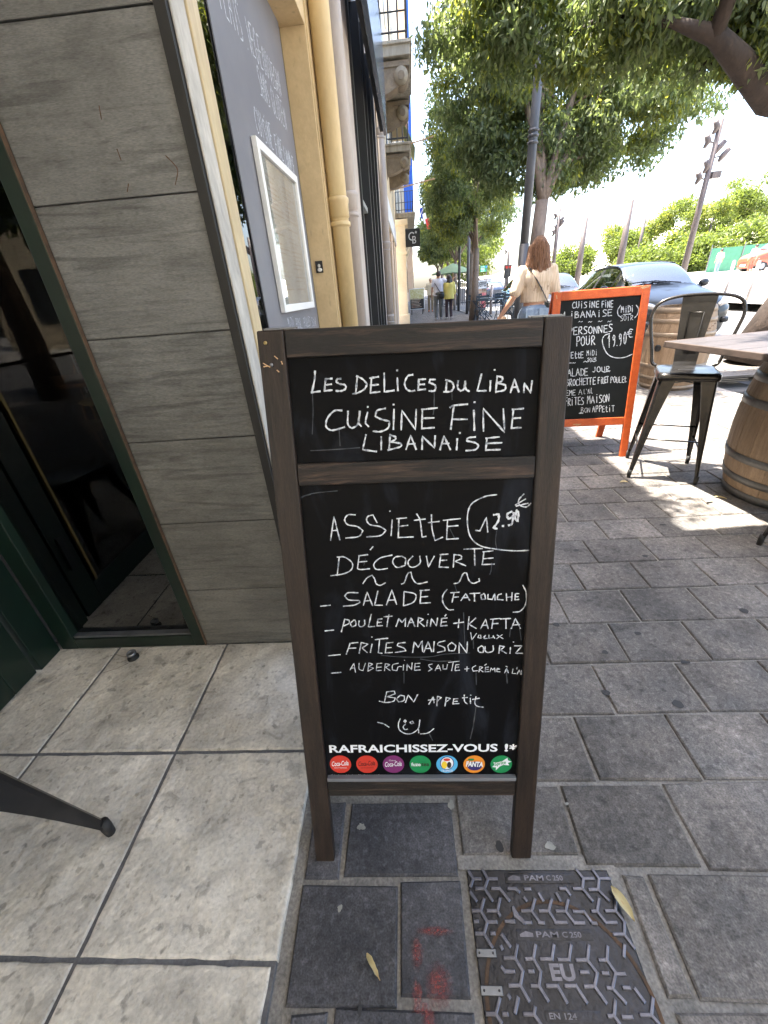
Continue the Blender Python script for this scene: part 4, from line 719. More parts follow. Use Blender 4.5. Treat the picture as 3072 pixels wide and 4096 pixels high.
# ------------------------------------------------------------------ ORANGE CHALKBOARD
oy, ol = R(-3.2), R(10.2); oex = Vector((math.cos(oy), math.sin(oy), 0)); obk = Vector((-math.sin(oy), math.cos(oy), 0)); oev = math.sin(ol)*obk+math.cos(ol)*Vector((0,0,1)); onn = oex.cross(oev)
OM = Matrix((oex, -onn, oev)).transposed().to_4x4(); OM.translation = gz(2507,1826); OMi = OM.inverted()
OW, OL = .625, 1.155
ob = empty('sandwich_board', mw=OM); tag(ob, 'orange wooden sandwich board with chalk menu standing behind the dark one', 'sandwich board')
for x0, x1 in ((-OW,-OW+.052),(-.052,0)): MB().box(x0,x1,0,.024,.0,OL).build('stile', M['orangewood'], ob, bevel=.003)
for a, b in ((.24,.295),(1.098,1.153)): MB().box(-OW+.053,-.053,.001,.023,a,b).build('rail', M['orangewood'], ob, bevel=.003)
MB().box(-OW+.052,-.052,.008,.014,.29,1.1).build('chalk_panel', M['slate2'], ob)
LO = Matrix.Translation((0,.03,OL)) @ Matrix.Rotation(R(22), 4, 'X')
for x0, x1 in ((-OW,-OW+.052),(-.052,0)): MB().box(x0,x1,0,.022,-OL-.02,0,LO).build('rear_stile', M['orangewood'], ob, bevel=.003)
MB().box(-OW+.053,-.053,.002,.02,-.055,0,LO).build('rear_rail', M['orangewood'], ob); MB().box(-OW+.052,-.052,.008,.012,-.85,-.05,LO).build('rear_panel', M['slate2'], ob); MB().box(-OW+.053,-.053,.002,.02,-.9,-.85,LO).build('rear_rail', M['orangewood'], ob)
def ol_(x, y): p = onpl(2100+x*.5859, 1100+y*.5859, OM @ Vector((0,.0075,0)), onn); q = OMi @ p; return q.x, q.z
ow = MB(); OWD = [('CUiSiNE',320,226,508,221,43),('FiNE',520,223,602,218,45),('LiBANAiSE',262,298,600,278,43),('~',362,332,398,332,26),('~',430,332,462,330,26),('~',495,330,530,328,26),('~',560,330,592,326,26),
 ('MiDi',655,257,745,253,42),('SOiR',650,313,740,306,34),('PERSONNES',292,412,603,388,50),('POUR',345,486,480,472,62),('19.90',565,498,692,470,84),('€',695,428,740,425,60),('ASSiEttE',220,573,402,565,42),('MiDi',420,551,494,547,36),('SOiR',424,584,488,580,17),
 ('~~',300,612,348,612,24),('~~',395,604,492,600,26),('SALADE',258,694,434,684,50),('JOUR',456,664,580,660,36),('BROCHETTE',278,760,482,744,46),('FiLET',497,740,572,736,42),('POULEt',582,737,697,733,40),('CREME',228,824,348,820,34),('A',362,818,392,816,34),("L'AiL",400,810,464,806,34),
 ('FRiTES',268,892,402,884,50),('MAiSON',422,878,580,866,50),('BON',380,942,448,938,34),('APPEtiT',458,936,612,932,40)]
for wd_ in OWD:
    for q in word(*wd_): ribbon(ow, [ol_(*p) for p in q], .0052 if wd_[5] > 41 else (.0044 if wd_[3]-wd_[1] > 90 else .003), .0075)
for pl in parse("652,208 633,240 636,272 656,288;760,206 776,235 766,272 748,292;672,270 722,266;578,400 545,412 528,445 540,500 570,545 620,565 680,562 733,540;268,262 262,290;380,940 368,945 395,944;580,654 540,664"): ribbon(ow, [ol_(*p) for p in pl], .0055, .0075)
tag(ow.build('handwriting', M['chalk'], ob), kind='stuff')
ch = MB()
for pl in parse("855,72 830,76 815,85;845,80 800,92;835,74 790,88;230,118 250,116;330,1020 380,1018;350,1028 372,1022;215,140 218,160"):
    pts = []
    for a, b in pl: p = onpl(2100+a*.5859, 1100+b*.5859, OM @ Vector((0,-.001,0)), onn); q = OMi @ p; pts.append((min(-.004, q.x), min(OL-.004, q.z)))
    ribbon(ch, pts, .006, -.0008)
tag(ch.build('chipped_paint', M['rawwood'], ob), kind='stuff')

def catmull(P, n):
    out = []
    for i in range(len(P)-1):
        p0, p1, p2, p3 = P[max(i-1,0)], P[i], P[i+1], P[min(i+2,len(P)-1)]
        for k in range(n):
            t = k/n; out.append(.5*((2*p1)+(-p0+p2)*t+(2*p0-5*p1+4*p2-p3)*t*t+(-p0+3*p1-3*p2+p3)*t**3))
    out.append(P[-1]); return out
# ------------------------------------------------------------------ METAL STOOLS
def make_stool(name, label, seat_h=.675, back=True, foot=.185, top=.135, cat='stool', group=None, sw_=.155):
    t = empty(name, (0,0,0)); tag(t, label, cat, group)
    def rr_(hw, z, r=.045, n=6):
        out = []
        for cx_, cy_, a0 in ((hw-r,hw-r,0),(-hw+r,hw-r,90),(-hw+r,-hw+r,180),(hw-r,-hw+r,270)):
            for k in range(n+1): a = R(a0+90*k/n); out.append(Vector((cx_+r*math.cos(a), cy_+r*math.sin(a), z)))
        return out
    h = seat_h; MB().loft([rr_(sw_,h-.045,.03), rr_(sw_+.004,h-.03,.035), rr_(sw_+.003,h-.01), rr_(sw_-.006,h-.001), rr_(sw_-.018,h), rr_(sw_-.028,h-.004), rr_(.09,h-.006,.03)]).build('seat', M['stool'], t, True)
    MB().box(-.045,.045,-.008,.008,h-.0055,h-.0045).build('seat_slot', M['plastic'], t)
    for sx in (-1,1):
        for sy in (-1,1):
            A = Vector((sx*top, sy*top, h-.02)); B = Vector((sx*foot, sy*foot, .045)); D = B-A; rings = []
            for k in range(7):
                u = k/6; p = A+D*u; w_ = .066-.044*u+ (.02*(1-u)**3); th = .004; q = []
                # folded sheet: an L of two flanges with a rounded corner pointing outwards
                prof = [(0,-w_),(.006,-w_),(.006,-.012),(-.0,-.006),(-.006,.0),(-.012,.006),(-w_,.006),(-w_,0),(-.016,0),(-.010,-.004),(-.004,-.010),(0,-.016)]
                prof = [(0,-w_),(0,-.014),(-.004,-.004),(-.014,0),(-w_,0),(-w_,-th),(-.016,-th),(-.0085,-.0085),(-th,-.016),(-th,-w_)]
                for a, b in prof: q.append(Vector((p.x+sx*(a+.008), p.y+sy*(b+.008), p.z)))
                rings.append(q)
            lg_ = MB().loft(rings).build('leg', M['stool'], t, False)
            MB().loft([[Vector((B.x+sx*.004+math.cos(2*PI*k/10)*r_-sx*.004, B.y+math.sin(2*PI*k/10)*r_, z)) for k in range(10)] for z, r_ in ((.055,.013),(.03,.0135),(.0,.0115))]).build('rubber_foot', M['rubber'], lg_, True)
    for z in ((h*.30, h*.40) if back else ()):
        f = top+(foot-top)*(1-z/h)
        for i, (a, b) in enumerate((((-f,-f),(f,-f)),((f,-f),(f,f)),((f,f),(-f,f)),((-f,f),(-f,-f)))):
            if (z > h*.35) == (i in (0,2)): MB().tube([(*a,z),(*b,z)], .0065, 8, flat=.7).build('footrest', M['stool'], t, True)
    for s_ in (-1,1): MB().box(-.19,.19,-.006,.006,h-.075,h-.072, Matrix.Rotation(R(45*s_),4,'Z')).build('cross_brace', M['stool'], t)
    if back:
        pts = []; bz = h+.40
        for a, b, c in ((-.150,.135,0),(-.178,.150,.02),(-.195,.165,.10),(-.225,.19,.22),(-.235,.205,.30),(-.205,.215,.365),(-.12,.222,.395),(0,.225,.402),(.12,.222,.395),(.205,.215,.365),(.235,.205,.30),(.225,.19,.22),(.195,.165,.10),(.178,.150,.02),(.150,.135,0)): pts.append((a,b,h+c-.005))
        MB().tube([Vector(tuple(q)) for q in catmull([np.array(p) for p in pts], 4)], .0095, 10).build('back_hoop', M['stool'], t, True)
        pl = []
        for z, hw_, y in ((-.004,.062,.13),(.02,.062,.143),(.10,.066,.165),(.24,.078,.195),(.36,.088,.217),(.400,.090,.225)): pl.append([Vector((-hw_,y,h+z)),Vector((hw_,y,h+z)),Vector((hw_,y+.004,h+z)),Vector((-hw_,y+.004,h+z))])
        bk = MB().loft(pl).build('back_plate', M['stool'], t)
        e = [(-.03,.10),(.03,.10),(.038,.30),(-.038,.30),(-.03,.10)]
        for yy in (-.004,): MB().tube([(a, .128+.225*z+.012+yy, h+z) for a, z in e], .0035, 6).build('embossed_rib', M['stool'], bk, True)
    return t
st1 = make_stool('bar_stool', 'tall gunmetal bar stool with hooped back beside the orange chalkboard', group='gunmetal metal stools')
st1.location = (1.765, 2.62, 0); st1.rotation_euler = (0, 0, R(-25))
st2 = copy_tree(st1); tag(st2, 'bar stool at the right picture edge with only one dark foot showing'); st2.location = (1.967, 1.58, 0); st2.rotation_euler = (0,0,R(20))
ch1 = make_stool('metal_chair', 'low dark metal stool whose leg enters at the left over the pale tiles', .45, False, .21, .14, group='gunmetal metal stools', sw_=.16)
ch1.location = (-1.075, .33, .014); ch1.rotation_euler = (0,0,R(-12))
# ------------------------------------------------------------------ BARRELS
def make_barrel(name, label, Hh, r0, r1, mh, hole=False, ns=22, group='wooden wine barrels'):
    t = empty(name); tag(t, label, 'barrel', group)
    def rad(z): u = (z/Hh-.5)*2; return r1-(r1-r0)*u*u
    zs = [Hh*k/8 for k in range(9)]; g = .0016; me = None
    a = PI/ns; rings = []
    for z in zs:
        r = rad(z); q = []
        for k in range(4): b = -a+2*a*k/3; q.append(Vector((r*math.cos(b*.985), r*math.sin(b*.985), z)))
        for k in range(3,-1,-1): b = -a+2*a*k/3; q.append(Vector(((r-.024)*math.cos(b*.985), (r-.024)*math.sin(b*.985), z)))
        rings.append(q)
    me = MB().loft(rings).mesh('stave', M['oak'])
    for i in range(ns): child('stave', me, t, (0,0,0), 2*PI*i/ns)
    MB().lathe([(.0,0),(rad(0)-.03,0),(rad(0)-.03,.02),(0,.02)],24,(0,0,Hh-.05),False).build('barrel_head', M['oak'], t)
    MB().lathe([(rad(.1)-.026,.05),(rad(Hh/2)-.027,Hh/2),(rad(.1)-.026,Hh-.06)],24,cap=False).build('liner', M['plastic'], t)
    for u, hh in ((.035,.05),(.155,.042),(.31,.042),(.69,.042),(.845,.042),(.965,.05)):
        z = Hh*u; MB().lathe([(rad(z-hh/2)+.0006,z-hh/2),(rad(z-hh/2)+.0042,z-hh/2),(rad(z+hh/2)+.0042,z+hh/2),(rad(z+hh/2)+.0006,z+hh/2)],40,cap=False).build('hoop', mh, t, True)
    return t
b1 = make_barrel('wine_barrel', 'large wine barrel carrying the square grey table top at the right edge', .80, .30, .358, M['hoop']); b1.location = (2.27,2.2,0); b1.rotation_euler = (0,0,.3)
b2 = make_barrel('wine_barrel', 'pale sunlit wine barrel between the orange chalkboard and the parked car', .86, .27, .335, M['hooplt']); b2.location = (3.17,5.0,0)
hb = Vector((-.30,-.17,.46)); MB().ball(hb, .038, 12, (.35,1,1), Matrix.Rotation(math.atan2(-.17,-.30),3,'Z')).build('bung_hole', M['plastic'], b2)
chn = empty('chain', (3.17,5.0,0)); tag(chn, 'thin rusty chain slung across the sunlit barrel', 'chain')
for k in range(16):
    u = k/15; a = R(225+75*u); r = .345; z = .57+.14*u-.06*math.sin(PI*u); p = Vector((r*math.cos(a), r*math.sin(a), z)); d = Vector((-math.sin(a)*.393/15*3.4, math.cos(a)*.393/15*3.4, .01)).normalized()*.013
    o = MB().tube([p-d, p-d*.3+Vector((0,0,.005)), p+d], .004, 5).build('link', M['rust'], chn, True)
tp = empty('table_top', (2.09,2.215,.80), R(11)); tag(tp, 'square weathered plank table top resting on the large barrel', 'table top')
for i in range(6): MB().box(-.44,.44,-.435+i*.1455,-.435+i*.1455+.1435,.03,.052).build('plank', M['tabletop'], tp, bevel=.002)
for a in ((-.455,.455,-.455,-.4365,.018,.052),(-.455,.455,.4395,.455,.018,.052),(-.455,-.4415,-.4365,.4395,.018,.052),(.4415,.455,-.4365,.4395,.018,.052)): MB().box(*a).build('edging', M['tableedge'], tp, bevel=.004)
MB().box(-.3,-.24,-.4,.4,.0,.03).box(.24,.3,-.4,.4,.0,.03).build('batten', M['tableedge'], tp)
# ------------------------------------------------------------------ TREES
def leaves(name, n, centers, rads, size, mt, parent, droop=.7, seed=1, asp=.38):
    g = np.random.default_rng(seed); C_ = np.array(centers); Rr = np.array(rads)
    wts = Rr.prod(axis=1) if Rr.ndim > 1 else Rr**2; idx = g.choice(len(C_), n, p=wts/wts.sum())
    d = g.normal(size=(n,3)); d /= np.linalg.norm(d, axis=1)[:,None]; rad = g.uniform(0,1,n)**.55
    p = C_[idx] + d*(Rr[idx] if Rr.ndim > 1 else Rr[idx][:,None])*rad[:,None]
    ax = g.normal(size=(n,3))*.75; ax[:,2] -= droop*1.5; ax /= np.linalg.norm(ax, axis=1)[:,None]
    sd = np.cross(ax, g.normal(size=(n,3))); sd /= np.linalg.norm(sd, axis=1)[:,None]; nr = np.cross(ax, sd)
    L_ = (size*g.uniform(.65,1.25,n))[:,None]; W_ = L_*asp
    v = np.empty((n,4,3)); v[:,0] = p; v[:,1] = p+ax*L_*.42+sd*W_*.5+nr*L_*.06; v[:,2] = p+ax*L_; v[:,3] = p+ax*L_*.42-sd*W_*.5+nr*L_*.06
    me = bpy.data.meshes.new(name); me.vertices.add(n*4); me.vertices.foreach_set('co', v.ravel())
    me.loops.add(n*6); me.polygons.add(n*2)
    b = np.arange(n)[:,None]*4; me.loops.foreach_set('vertex_index', (b+np.array([0,1,2,0,2,3])).ravel().astype(np.int32)); me.polygons.foreach_set('loop_start', np.arange(n*2, dtype=np.int32)*3)
    me.update(calc_edges=True); me.validate(); me.materials.append(mt)
    o = bpy.data.objects.new(name, me); link(o, parent); return o
def clumps(c, rad, n, seed, r0=.35, r1=.6, shell=.45, zmin=-9):
    g = np.random.default_rng(seed); out = []; rs_ = []
    while len(out) < n:
        d = g.normal(size=3); d /= np.linalg.norm(d); u = g.uniform(shell, 1)**.6; p = np.array(c)+d*np.array(rad)*u
        if p[2] < zmin: continue
        out.append(p); r = g.uniform(r0, r1); rs_.append((r*1.15, r*1.15, r*.8))
    return out, rs_
def tree(label, base, path, r0, crowns, nl, size, mt, seed, bark, ncl=60, cr=(.35,.6), limbs=6, mt2=None, cat='tree', group='street trees', droop=.7):
    t = empty('tree', base); tag(t, label, cat, group); g = random.Random(seed); P_ = [Vector(p) for p in path]; n = len(P_)
    tr = MB().tube(P_, [r0*(1.25 if i == 0 else 1-.35*i/(n-1)) for i in range(n)], 14).build('trunk', bark, t, True)
    cl, rr_ = [], []
    for i, (c, rad) in enumerate(crowns):
        a, b = clumps(c, rad, int(ncl*len(crowns)**-.5), seed*10+i, *cr); cl += a; rr_ += b
    top = P_[-1]
    for k in range(limbs):
        tgt = Vector(cl[g.randrange(len(cl))]); mid = top.lerp(tgt, .45)+Vector((g.uniform(-.2,.2), g.uniform(-.2,.2), .25)); st_ = P_[-1]+Vector((0,0,-.08*k/limbs))
        q = [st_, st_.lerp(mid, .5)+Vector((0,0,.06)), mid, mid.lerp(tgt, .55), tgt]; rr2 = r0*.42
        lo = MB().tube(q, [rr2, rr2*.8, rr2*.6, rr2*.35, rr2*.12], 8).build('limb', bark, t, True)
        for j in range(2):
            t2 = Vector(cl[g.randrange(len(cl))]); t2 = mid.lerp(t2, min(1, 1.3/max(.3,(t2-mid).length))); MB().tube([mid, mid.lerp(t2,.5)+Vector((0,0,.08)), t2], [rr2*.45, rr2*.25, rr2*.08], 6).build('twig', bark, lo, True)
    leaves('crown', nl, cl, rr_, size, mt, t, droop, seed)
    if mt2: leaves('crown', nl//4, [c for k, c in enumerate(cl) if k % 4 == 0], [r for k, r in enumerate(rr_) if k % 4 == 0], size, mt2, t, droop, seed+99)
    return t
# tree 1: behind the lamp post; tree 0: the near one at the right; more down the street
def pc(px, py, Y, rad, b): v = gy(px, py, Y)-Vector(b); return (tuple(v), rad)
T1 = (2.62,9.0,0); T0 = (4.95,5.85,0)
tree('broad street tree behind the dark lamp post and the walking woman', T1, [(0,0,0),(.02,0,1.2),(.06,0,2.45)], .17,
 [pc(2350,180,10.0,(2.4,1.35,1.35),T1), pc(2650,260,9.9,(1.7,1.2,1.2),T1), pc(2260,470,9.9,(1.8,1.1,.85),T1), pc(2520,500,9.9,(1.35,1.1,.8),T1), pc(2010,330,10.1,(1.3,1.3,1.6),T1), pc(1990,60,10.3,(1.1,1.3,1.2),T1), pc(2080,610,9.8,(1.0,1.0,.7),T1)], 70000, .10, M['leafA'], 3, M['bark'], 78, (.22,.42), 9, M['leafB'])
tree('leaning dark trunked tree at the right edge with unseen crowns added to shade the terrace', T0, [(-.16,.02,0),(.06,.02,.8),(.34,0,1.7),(.25,-.05,2.3)], .27,
 [pc(2300,90,5.7,(.95,.5,.38),T0), pc(2640,80,5.6,(.95,.5,.40),T0), pc(2960,20,5.4,(.8,.5,.40),T0), pc(2050,20,6.0,(.8,.5,.38),T0), pc(3180,20,5.4,(.6,.5,.5),T0), pc(2500,-120,5.7,(1.6,.7,.35),T0), ((-2.2,-4.3,4.6),(3.0,1.5,.6)), ((-4.1,-4.3,4.8),(1.9,1.9,.5))], 46000, .082, M['leafA'], 5, M['barkred'], 66, (.16,.32), 7, M['leafB'])  # last two crowns hang out of view, added to block sun on the near paving
for i, (x, y, s_) in enumerate([(2.82,16.5,.98),(3.9,24,1.1),(4.1,32,1.15),(4.6,41,1.2),(5.2,52,1.3),(6,66,1.5)]):
    lab = ['second street tree with forked pale trunk beyond the bistro tables','third street tree in the row beyond the green parasol','fourth street tree in the row down the pavement','fifth street tree in the row down the pavement','sixth street tree in the far row','last small street tree at the far end of the row'][i]
    tree(lab, (x,y,0), [(0,0,0),(.02,0,1.2*s_),(.02,0,2.35*s_)], .15*s_, [((.1,0,4.3*s_),(1.8*s_,2.2*s_,1.5*s_)),((-.5*s_,0,5.2*s_),(1.4*s_,2*s_,1.9*s_)),((-.8*s_,0,3.7*s_),(.75*s_,1.2*s_,.8*s_))], [34000,24000,16000,11000,8000,6000][i], [.11,.14,.2,.25,.32,.42][i], M['leafA'], 20+i, M['bark'], 64, (.26*s_,.5*s_), 5, M['leafB'])
tree('bushy round tree beyond the traffic signs', (9.5,60,0), [(0,0,0),(0,0,2.5)], .25, [((0,0,5),(4,4,3))], 8000, .42, M['leafP'], 40, M['bark'], 50, (.8,1.4), 4)
# trees behind the camera, seen in the glass
tree('leafy street tree behind the viewpoint reflected in the glass', (3.0,-4.5,0), [(0,0,0),(0,0,2.6)], .18, [((-.3,0,4.6),(2.8,2.6,1.9))], 22000, .16, M['leafA'], 41, M['bark'], 80, (.4,.7), 6, M['leafB'])
tree('leafy street tree opposite the shop window', (5.6,1.6,0), [(0,0,0),(0,0,2.6)], .18, [((.5,0,4.4),(1.6,1.9,1.6))], 12000, .14, M['leafA'], 42, M['bark'], 60, (.4,.7), 6, M['leafB'])
tree('leafy tree beyond the terrace far behind the viewpoint', (-5.2,-10,0), [(0,0,0),(0,0,2.0)], .18, [((0,0,3.2),(3.2,1.8,1.9))], 9000, .2, M['leafA'], 47, M['bark'], 60, (.4,.8), 5, M['leafB'])
# near tree branch that crosses the upper right corner
nbp = [gy(a_, b_, c_)-Vector((4.95,5.85,0)) for a_, b_, c_ in ((3150,640,5.3),(3072,400,5.2),(2960,250,5.1),(2860,140,5.05),(2700,92,5.1),(2500,66,5.3),(2380,85,5.5),(2290,140,5.9),(2240,200,5.95))]
nt_ = [o for o in sc.objects if o.name == 'tree.001'][0]
MB().tube([Vector((.40,-.02,1.75)), Vector((.1,-.25,2.35))]+nbp[1:], [.15,.125,.11,.095,.07,.036,.026,.02,.014,.006], 12).build('limb', M['barkred'], nt_, True)
MB().tube([nbp[3], nbp[3]+Vector((-.05,-.3,.5)), nbp[3]+Vector((-.2,-.6,1.0))], [.07,.055,.03], 10).build('limb', M['barkred'], nt_, True)
# ------------------------------------------------------------------ ADDED AWNING above the view, shades and warms the restaurant terrace
wa = empty('added_awning', (0,0,0)); tag(wa, 'unseen canvas awning added to shade the restaurant terrace', 'awning')
MB().add([(-.42,-7,3.25),(1.5,-7,2.75),(1.5,2.3,2.75),(-.42,2.3,3.25)], [(0,1,2,3)]).build('canvas', M['canvas'], wa)
MB().box(-6,-.46,-7,1.13,3.0,3.1).build('ceiling', M['palestone'], wa)
# side of the terrace and the street behind, seen in reflections
bs = empty('building_behind', (0,-16,0)); tag(bs, 'pale building across the street behind the viewpoint', 'building')
MB().box(-8,14,-2,0,0,12).build('wall', M['creamstone'], bs)
for x in range(-7,13,3):
    for z in (1,4.4,7.8): MB().box(x,x+1.2,0,.03,z,z+2).build('window', M['darkglass'], bs)
# ------------------------------------------------------------------ LAMP POST, MASTS
def pole(name, x, y, h, r, mt, label, cat, group=None, base=None, z0=0, lean=0):
    t = empty(name, (x,y,z0)); tag(t, label, cat, group)
    MB().tube([(0,0,0),(0,0,h*.5),(lean,0,h)], [r*1.12,r,r*.85], 16).build('shaft', mt, t, True); return t
lp = pole('lamp_post', 2.16, 8.0, 6.2, .066, M['postgrey'], 'tall dark grey lamp post in front of the nearest street tree', 'lamp post')
MB().tube([(0,0,0),(0,0,1.75)], .078, 16).build('sleeve', M['postgrey'], lp, True)
for z in (3.02,3.10,3.16): MB().lathe([(.066,-.02),(.082,-.01),(.082,.012),(.066,.02)],16,(0,0,z)).build('collar', M['postgrey'], lp, True)
mg = 'light masts across the road'
def mast(px0, py0, px1, py1, D, spots, label, r=.1):
    a = gy(px0, py0, D); b = gy(px1, py1, D); z0 = -.1; h = b.z-z0
    t = empty('light_mast', (a.x, D, z0)); tag(t, label, 'light mast', mg); MB().tube([(0,0,0),(0,0,h*.55),(0,0,h)], [r*1.2,r,r*.8], 12).build('shaft', M['mast'], t, True)
    for sx, sy in spots:
        p = gy(sx, sy, D); q = Vector((p.x-a.x, 0, p.z-z0)); d = 1 if q.x > 0 else -1
        s_ = MB().tube([q-Vector((.1,0,.16)), q, q+Vector((.13*d,-.05,.17))], [.05,.10,.085], 12).build('spotlight', M['mast'], t, True); MB().tube([(0,0,q.z-.05),(q.x,0,q.z)], .025, 6).build('arm', M['mast'], s_)
    return t
z5 = lambda x, y: (2000+x*.6462, y*.6462)
mr = mast(*z5(1145,1640), *z5(1378,735), 19, [z5(*p) for p in ((1345,790),(1290,878),(1355,915),(1380,962),(1285,1035),(1235,1105))], 'tallest light mast with six spotlights behind the parked car', .10)
MB().box(.12,.42,-.1,.1,4.1,4.3).build('camera_box', M['mast'], mr)
mast(*z5(745,1615), *z5(815,1238), 24, [], 'bare mast rising over the roof of the parked car', .15)
mast(*z5(490,1650), *z5(533,1350), 30, [], 'shorter bare mast left of the one over the car roof', .16)
mast(*z5(325,1680), *z5(370,1290), 32, [z5(*p) for p in ((348,1340),(378,1365),(380,1385),(350,1415),(336,1443))], 'slim light mast with small spotlights just right of the woman', .12)
mast(*z5(880,1440), *z5(897,1312), 48, [], 'faint distant mast above the green trees', .14); mast(*z5(1305,1400), *z5(1320,1335), 55, [], 'very small distant mast right of the tallest one', .14)
mast(*z5(45,1700), *z5(50,1505), 45, [z5(40,1560)], 'thin distant mast left of the woman', .1)
# ------------------------------------------------------------------ DISTANT PARK
pg = 'round green trees of the park across the road'
pk = [(24,46,1.2,4.2,3.0,'round bright green tree at the left end of the park row'),(28,47,1.5,4.6,3.3,'wide green tree second from the left in the park row'),(33,45,2.2,5.2,3.2,'dense green tree in the middle of the park row'),(38,46,2.2,5.5,3.4,'broad green tree right of the middle of the park row'),
 (44,48,2.8,5.5,3.6,'large green tree behind the tallest light mast'),(35,58,5.5,6.5,3.8,'tall pine rising behind the middle of the park row'),(43,60,7.5,6.5,4.0,'highest pine on the slope behind the park row'),(50,60,7.2,5,3.8,'dark pine at the right end of the slope'),(22,58,2.5,4,2.6,'small hazy tree at the far left of the park'),(29,60,4.0,5,3.0,'pale tree behind the left part of the park row')]
for i, (x, y, zc, rx, rz, lab) in enumerate(pk):
    t = tree(lab, (x,y,0), [(0,0,0),(0,0,max(1,zc-1))], .3, [((0,0,zc+.3),(rx*.62,rx*.62,rz*.62))], 12000, .34, M['leafP'], 60+i, M['bark'], 46, (.75,1.25), 3, M['leafB'] if i % 2 else None, group=pg, droop=0)
hl = MB(); vs = []
for j in range(9):
    for i in range(25):
        x = 20+i*8; y = 60+j*14; vs.append((x, y, .8+8.5*math.exp(-((x-62)/26)**2)*min(1, j/2.2)+.5*math.sin(x*.4+j)))
hl.add(vs, [(j*25+i, j*25+i+1, (j+1)*25+i+1, (j+1)*25+i) for j in range(8) for i in range(24)]); hh_ = hl.build('hill', M['fort'], None, True); tag(hh_, kind='structure')
ft = empty('limestone_wall', (58,54,0)); tag(ft, 'pale limestone fortress wall rising at the far right', 'wall')
MB().prism([(-12,0),(34,0),(34,15),(12,11.5),(-6,6.5)], 1, 0, 6).build('wall', M['fort'], ft)
for x, z in ((-1,7),(1.5,7.6),(6,8.2),(7.5,8.9),(9,7.9)): MB().box(x,x+1.2,-.05,0,z,z+.5).build('brick_patch', M['peach'], ft)
fg_ = empty('construction_fence', (0,0,0)); tag(fg_, 'green tarpaulin construction fence across the plaza', 'fence')
fa = gy(2745,1062,40); 
for i in range(7):
    x = 26.2+i*2.6; z = .95+i*.04; MB().box(x,x+2.5,40,40.05,z-.3,z+1.5).build('tarpaulin_panel', M['tarp'], fg_)
    MB().tube([(x-.05,39.96,z-.5),(x-.05,39.96,z+1.75)], .04, 6).build('post', M['steel'], fg_)
for px, py, ph in ((2897,1180,98),(2992,1186,104),(2560,1180,60)):
    D = 15 if px < 2990 else 14.5
    if px == 2560: continue
    a = gy(px, py, D); bo = empty('bollard', (a.x,D,a.z)); tag(bo, 'slim grey bollard on the bright plaza, %s one' % ('left' if px < 2990 else 'right'), 'bollard', 'bollards on the bright plaza'); MB().tube([(0,0,-.3),(0,0,.92)], [.045,.045], 10).build('shaft', M['bollard'], bo, True); MB().ball((0,0,.92), .045, 10).build('cap', M['bollard'], bo, True)
# deck around the right tree and steel edging
dk = empty('tree_deck', (4.3,5.0,0)); tag(dk, 'grey slatted deck around the foot of the right tree', 'deck')
for i in range(15): MB().box(-.45,2.4,.15+i*.098,.15+i*.098+.088,.004,.03).build('board', M['deck'], dk, bevel=.002)
dp = MB().box(3.95,4.9,4.62,4.95,.003,.006).build('asphalt_patch', M['plastic']); tag(dp, kind='structure')


# ------------------------------------------------------------------ MANHOLE COVER
mh = empty('manhole_cover', (.27,.21,0)); tag(mh, 'cast iron access cover with raised ribs set in the dark paving', 'manhole cover')
MB().box(-.168,.158,-.30,.2115,-.03,-.003).build('frame_plate', M['iron'], mh, bevel=.002)
MB().add([(.156*math.cos(2*PI*k/64)*r_, .152*math.sin(2*PI*k/64)*r_*1., .0-.0012) for r_ in (1.0,1.045) for k in range(64)], [(k,(k+1) % 64,64+(k+1) % 64,64+k) for k in range(64)]).build('groove', M['rust'], mh)
MB().loft([[Vector((.155*math.cos(2*PI*k/64), .151*math.sin(2*PI*k/64), z)) for k in range(64)] for z in (-.004,-.0016)]).build('lid', M['iron'], mh)
def mp_(x, y): p = gz(2000+x*.6462, 3100+y*.6462, 0); return p.x-.27, p.y-.21
def mp2(x, y): p = gz(1100+x*.6028, 3100+y*.6028, 0); return p.x-.27, p.y-.21
RIB = parse("475,590 515,640 578,640;515,640 510,702 455,702;510,702 570,775;575,590 612,640 678,640;612,640 606,708 553,708;606,708 672,775;372,702 405,702 432,738;155,705 185,705;52,702 88,702 115,722;0,705 52,772;215,770 195,840 135,840;195,840 245,912;318,770 300,840 245,840;300,840 345,912;420,775 405,842 350,842;405,842 460,915;455,845 520,845 570,915;612,768 600,842 570,842;600,842 655,912 720,912;715,770 715,840 655,840;715,840 770,910 768,985 830,1068;768,985 705,985;105,1055 92,1132 28,1132;92,1132 140,1215;218,1055 205,1135 160,1138;205,1135 250,1215;332,1055 320,1138 252,1138;438,1055 425,1142 362,1142;548,1058 540,1145 475,1145;540,1145 600,1225;665,1065 660,1145 615,1145;660,1145 715,1225;770,1055 765,1120;15,990 58,1058;80,820 92,870 145,912 190,912;68,908 85,908;10,1190 30,1215 85,1215;140,1215 125,1302 58,1302;125,1302 178,1395;180,1215 205,1215;250,1215 240,1305 195,1305;240,1305 295,1395;290,1305 355,1305 412,1405;500,1220 545,1220;600,1225 585,1308 525,1308;585,1308 655,1408;405,1305 470,1305 535,1405;635,1225 668,1228;715,1225 695,1320 665,1318;695,1320 775,1408;715,1232 770,1230;765,1315 800,1318;835,1325 892,1402;112,1385 95,1465;215,1440 210,1480 150,1480;210,1480 250,1541;712,1398 705,1490 672,1492;705,1490 740,1541;945,1385 935,1485 872,1485;935,1485 985,1541;760,1498 815,1498;350,735 372,775;240,735 265,775;240,912 270,915;340,912 410,912;460,915 520,915;570,915 595,918;50,1365 58,1378;150,760 162,775;20,1478 40,1480")
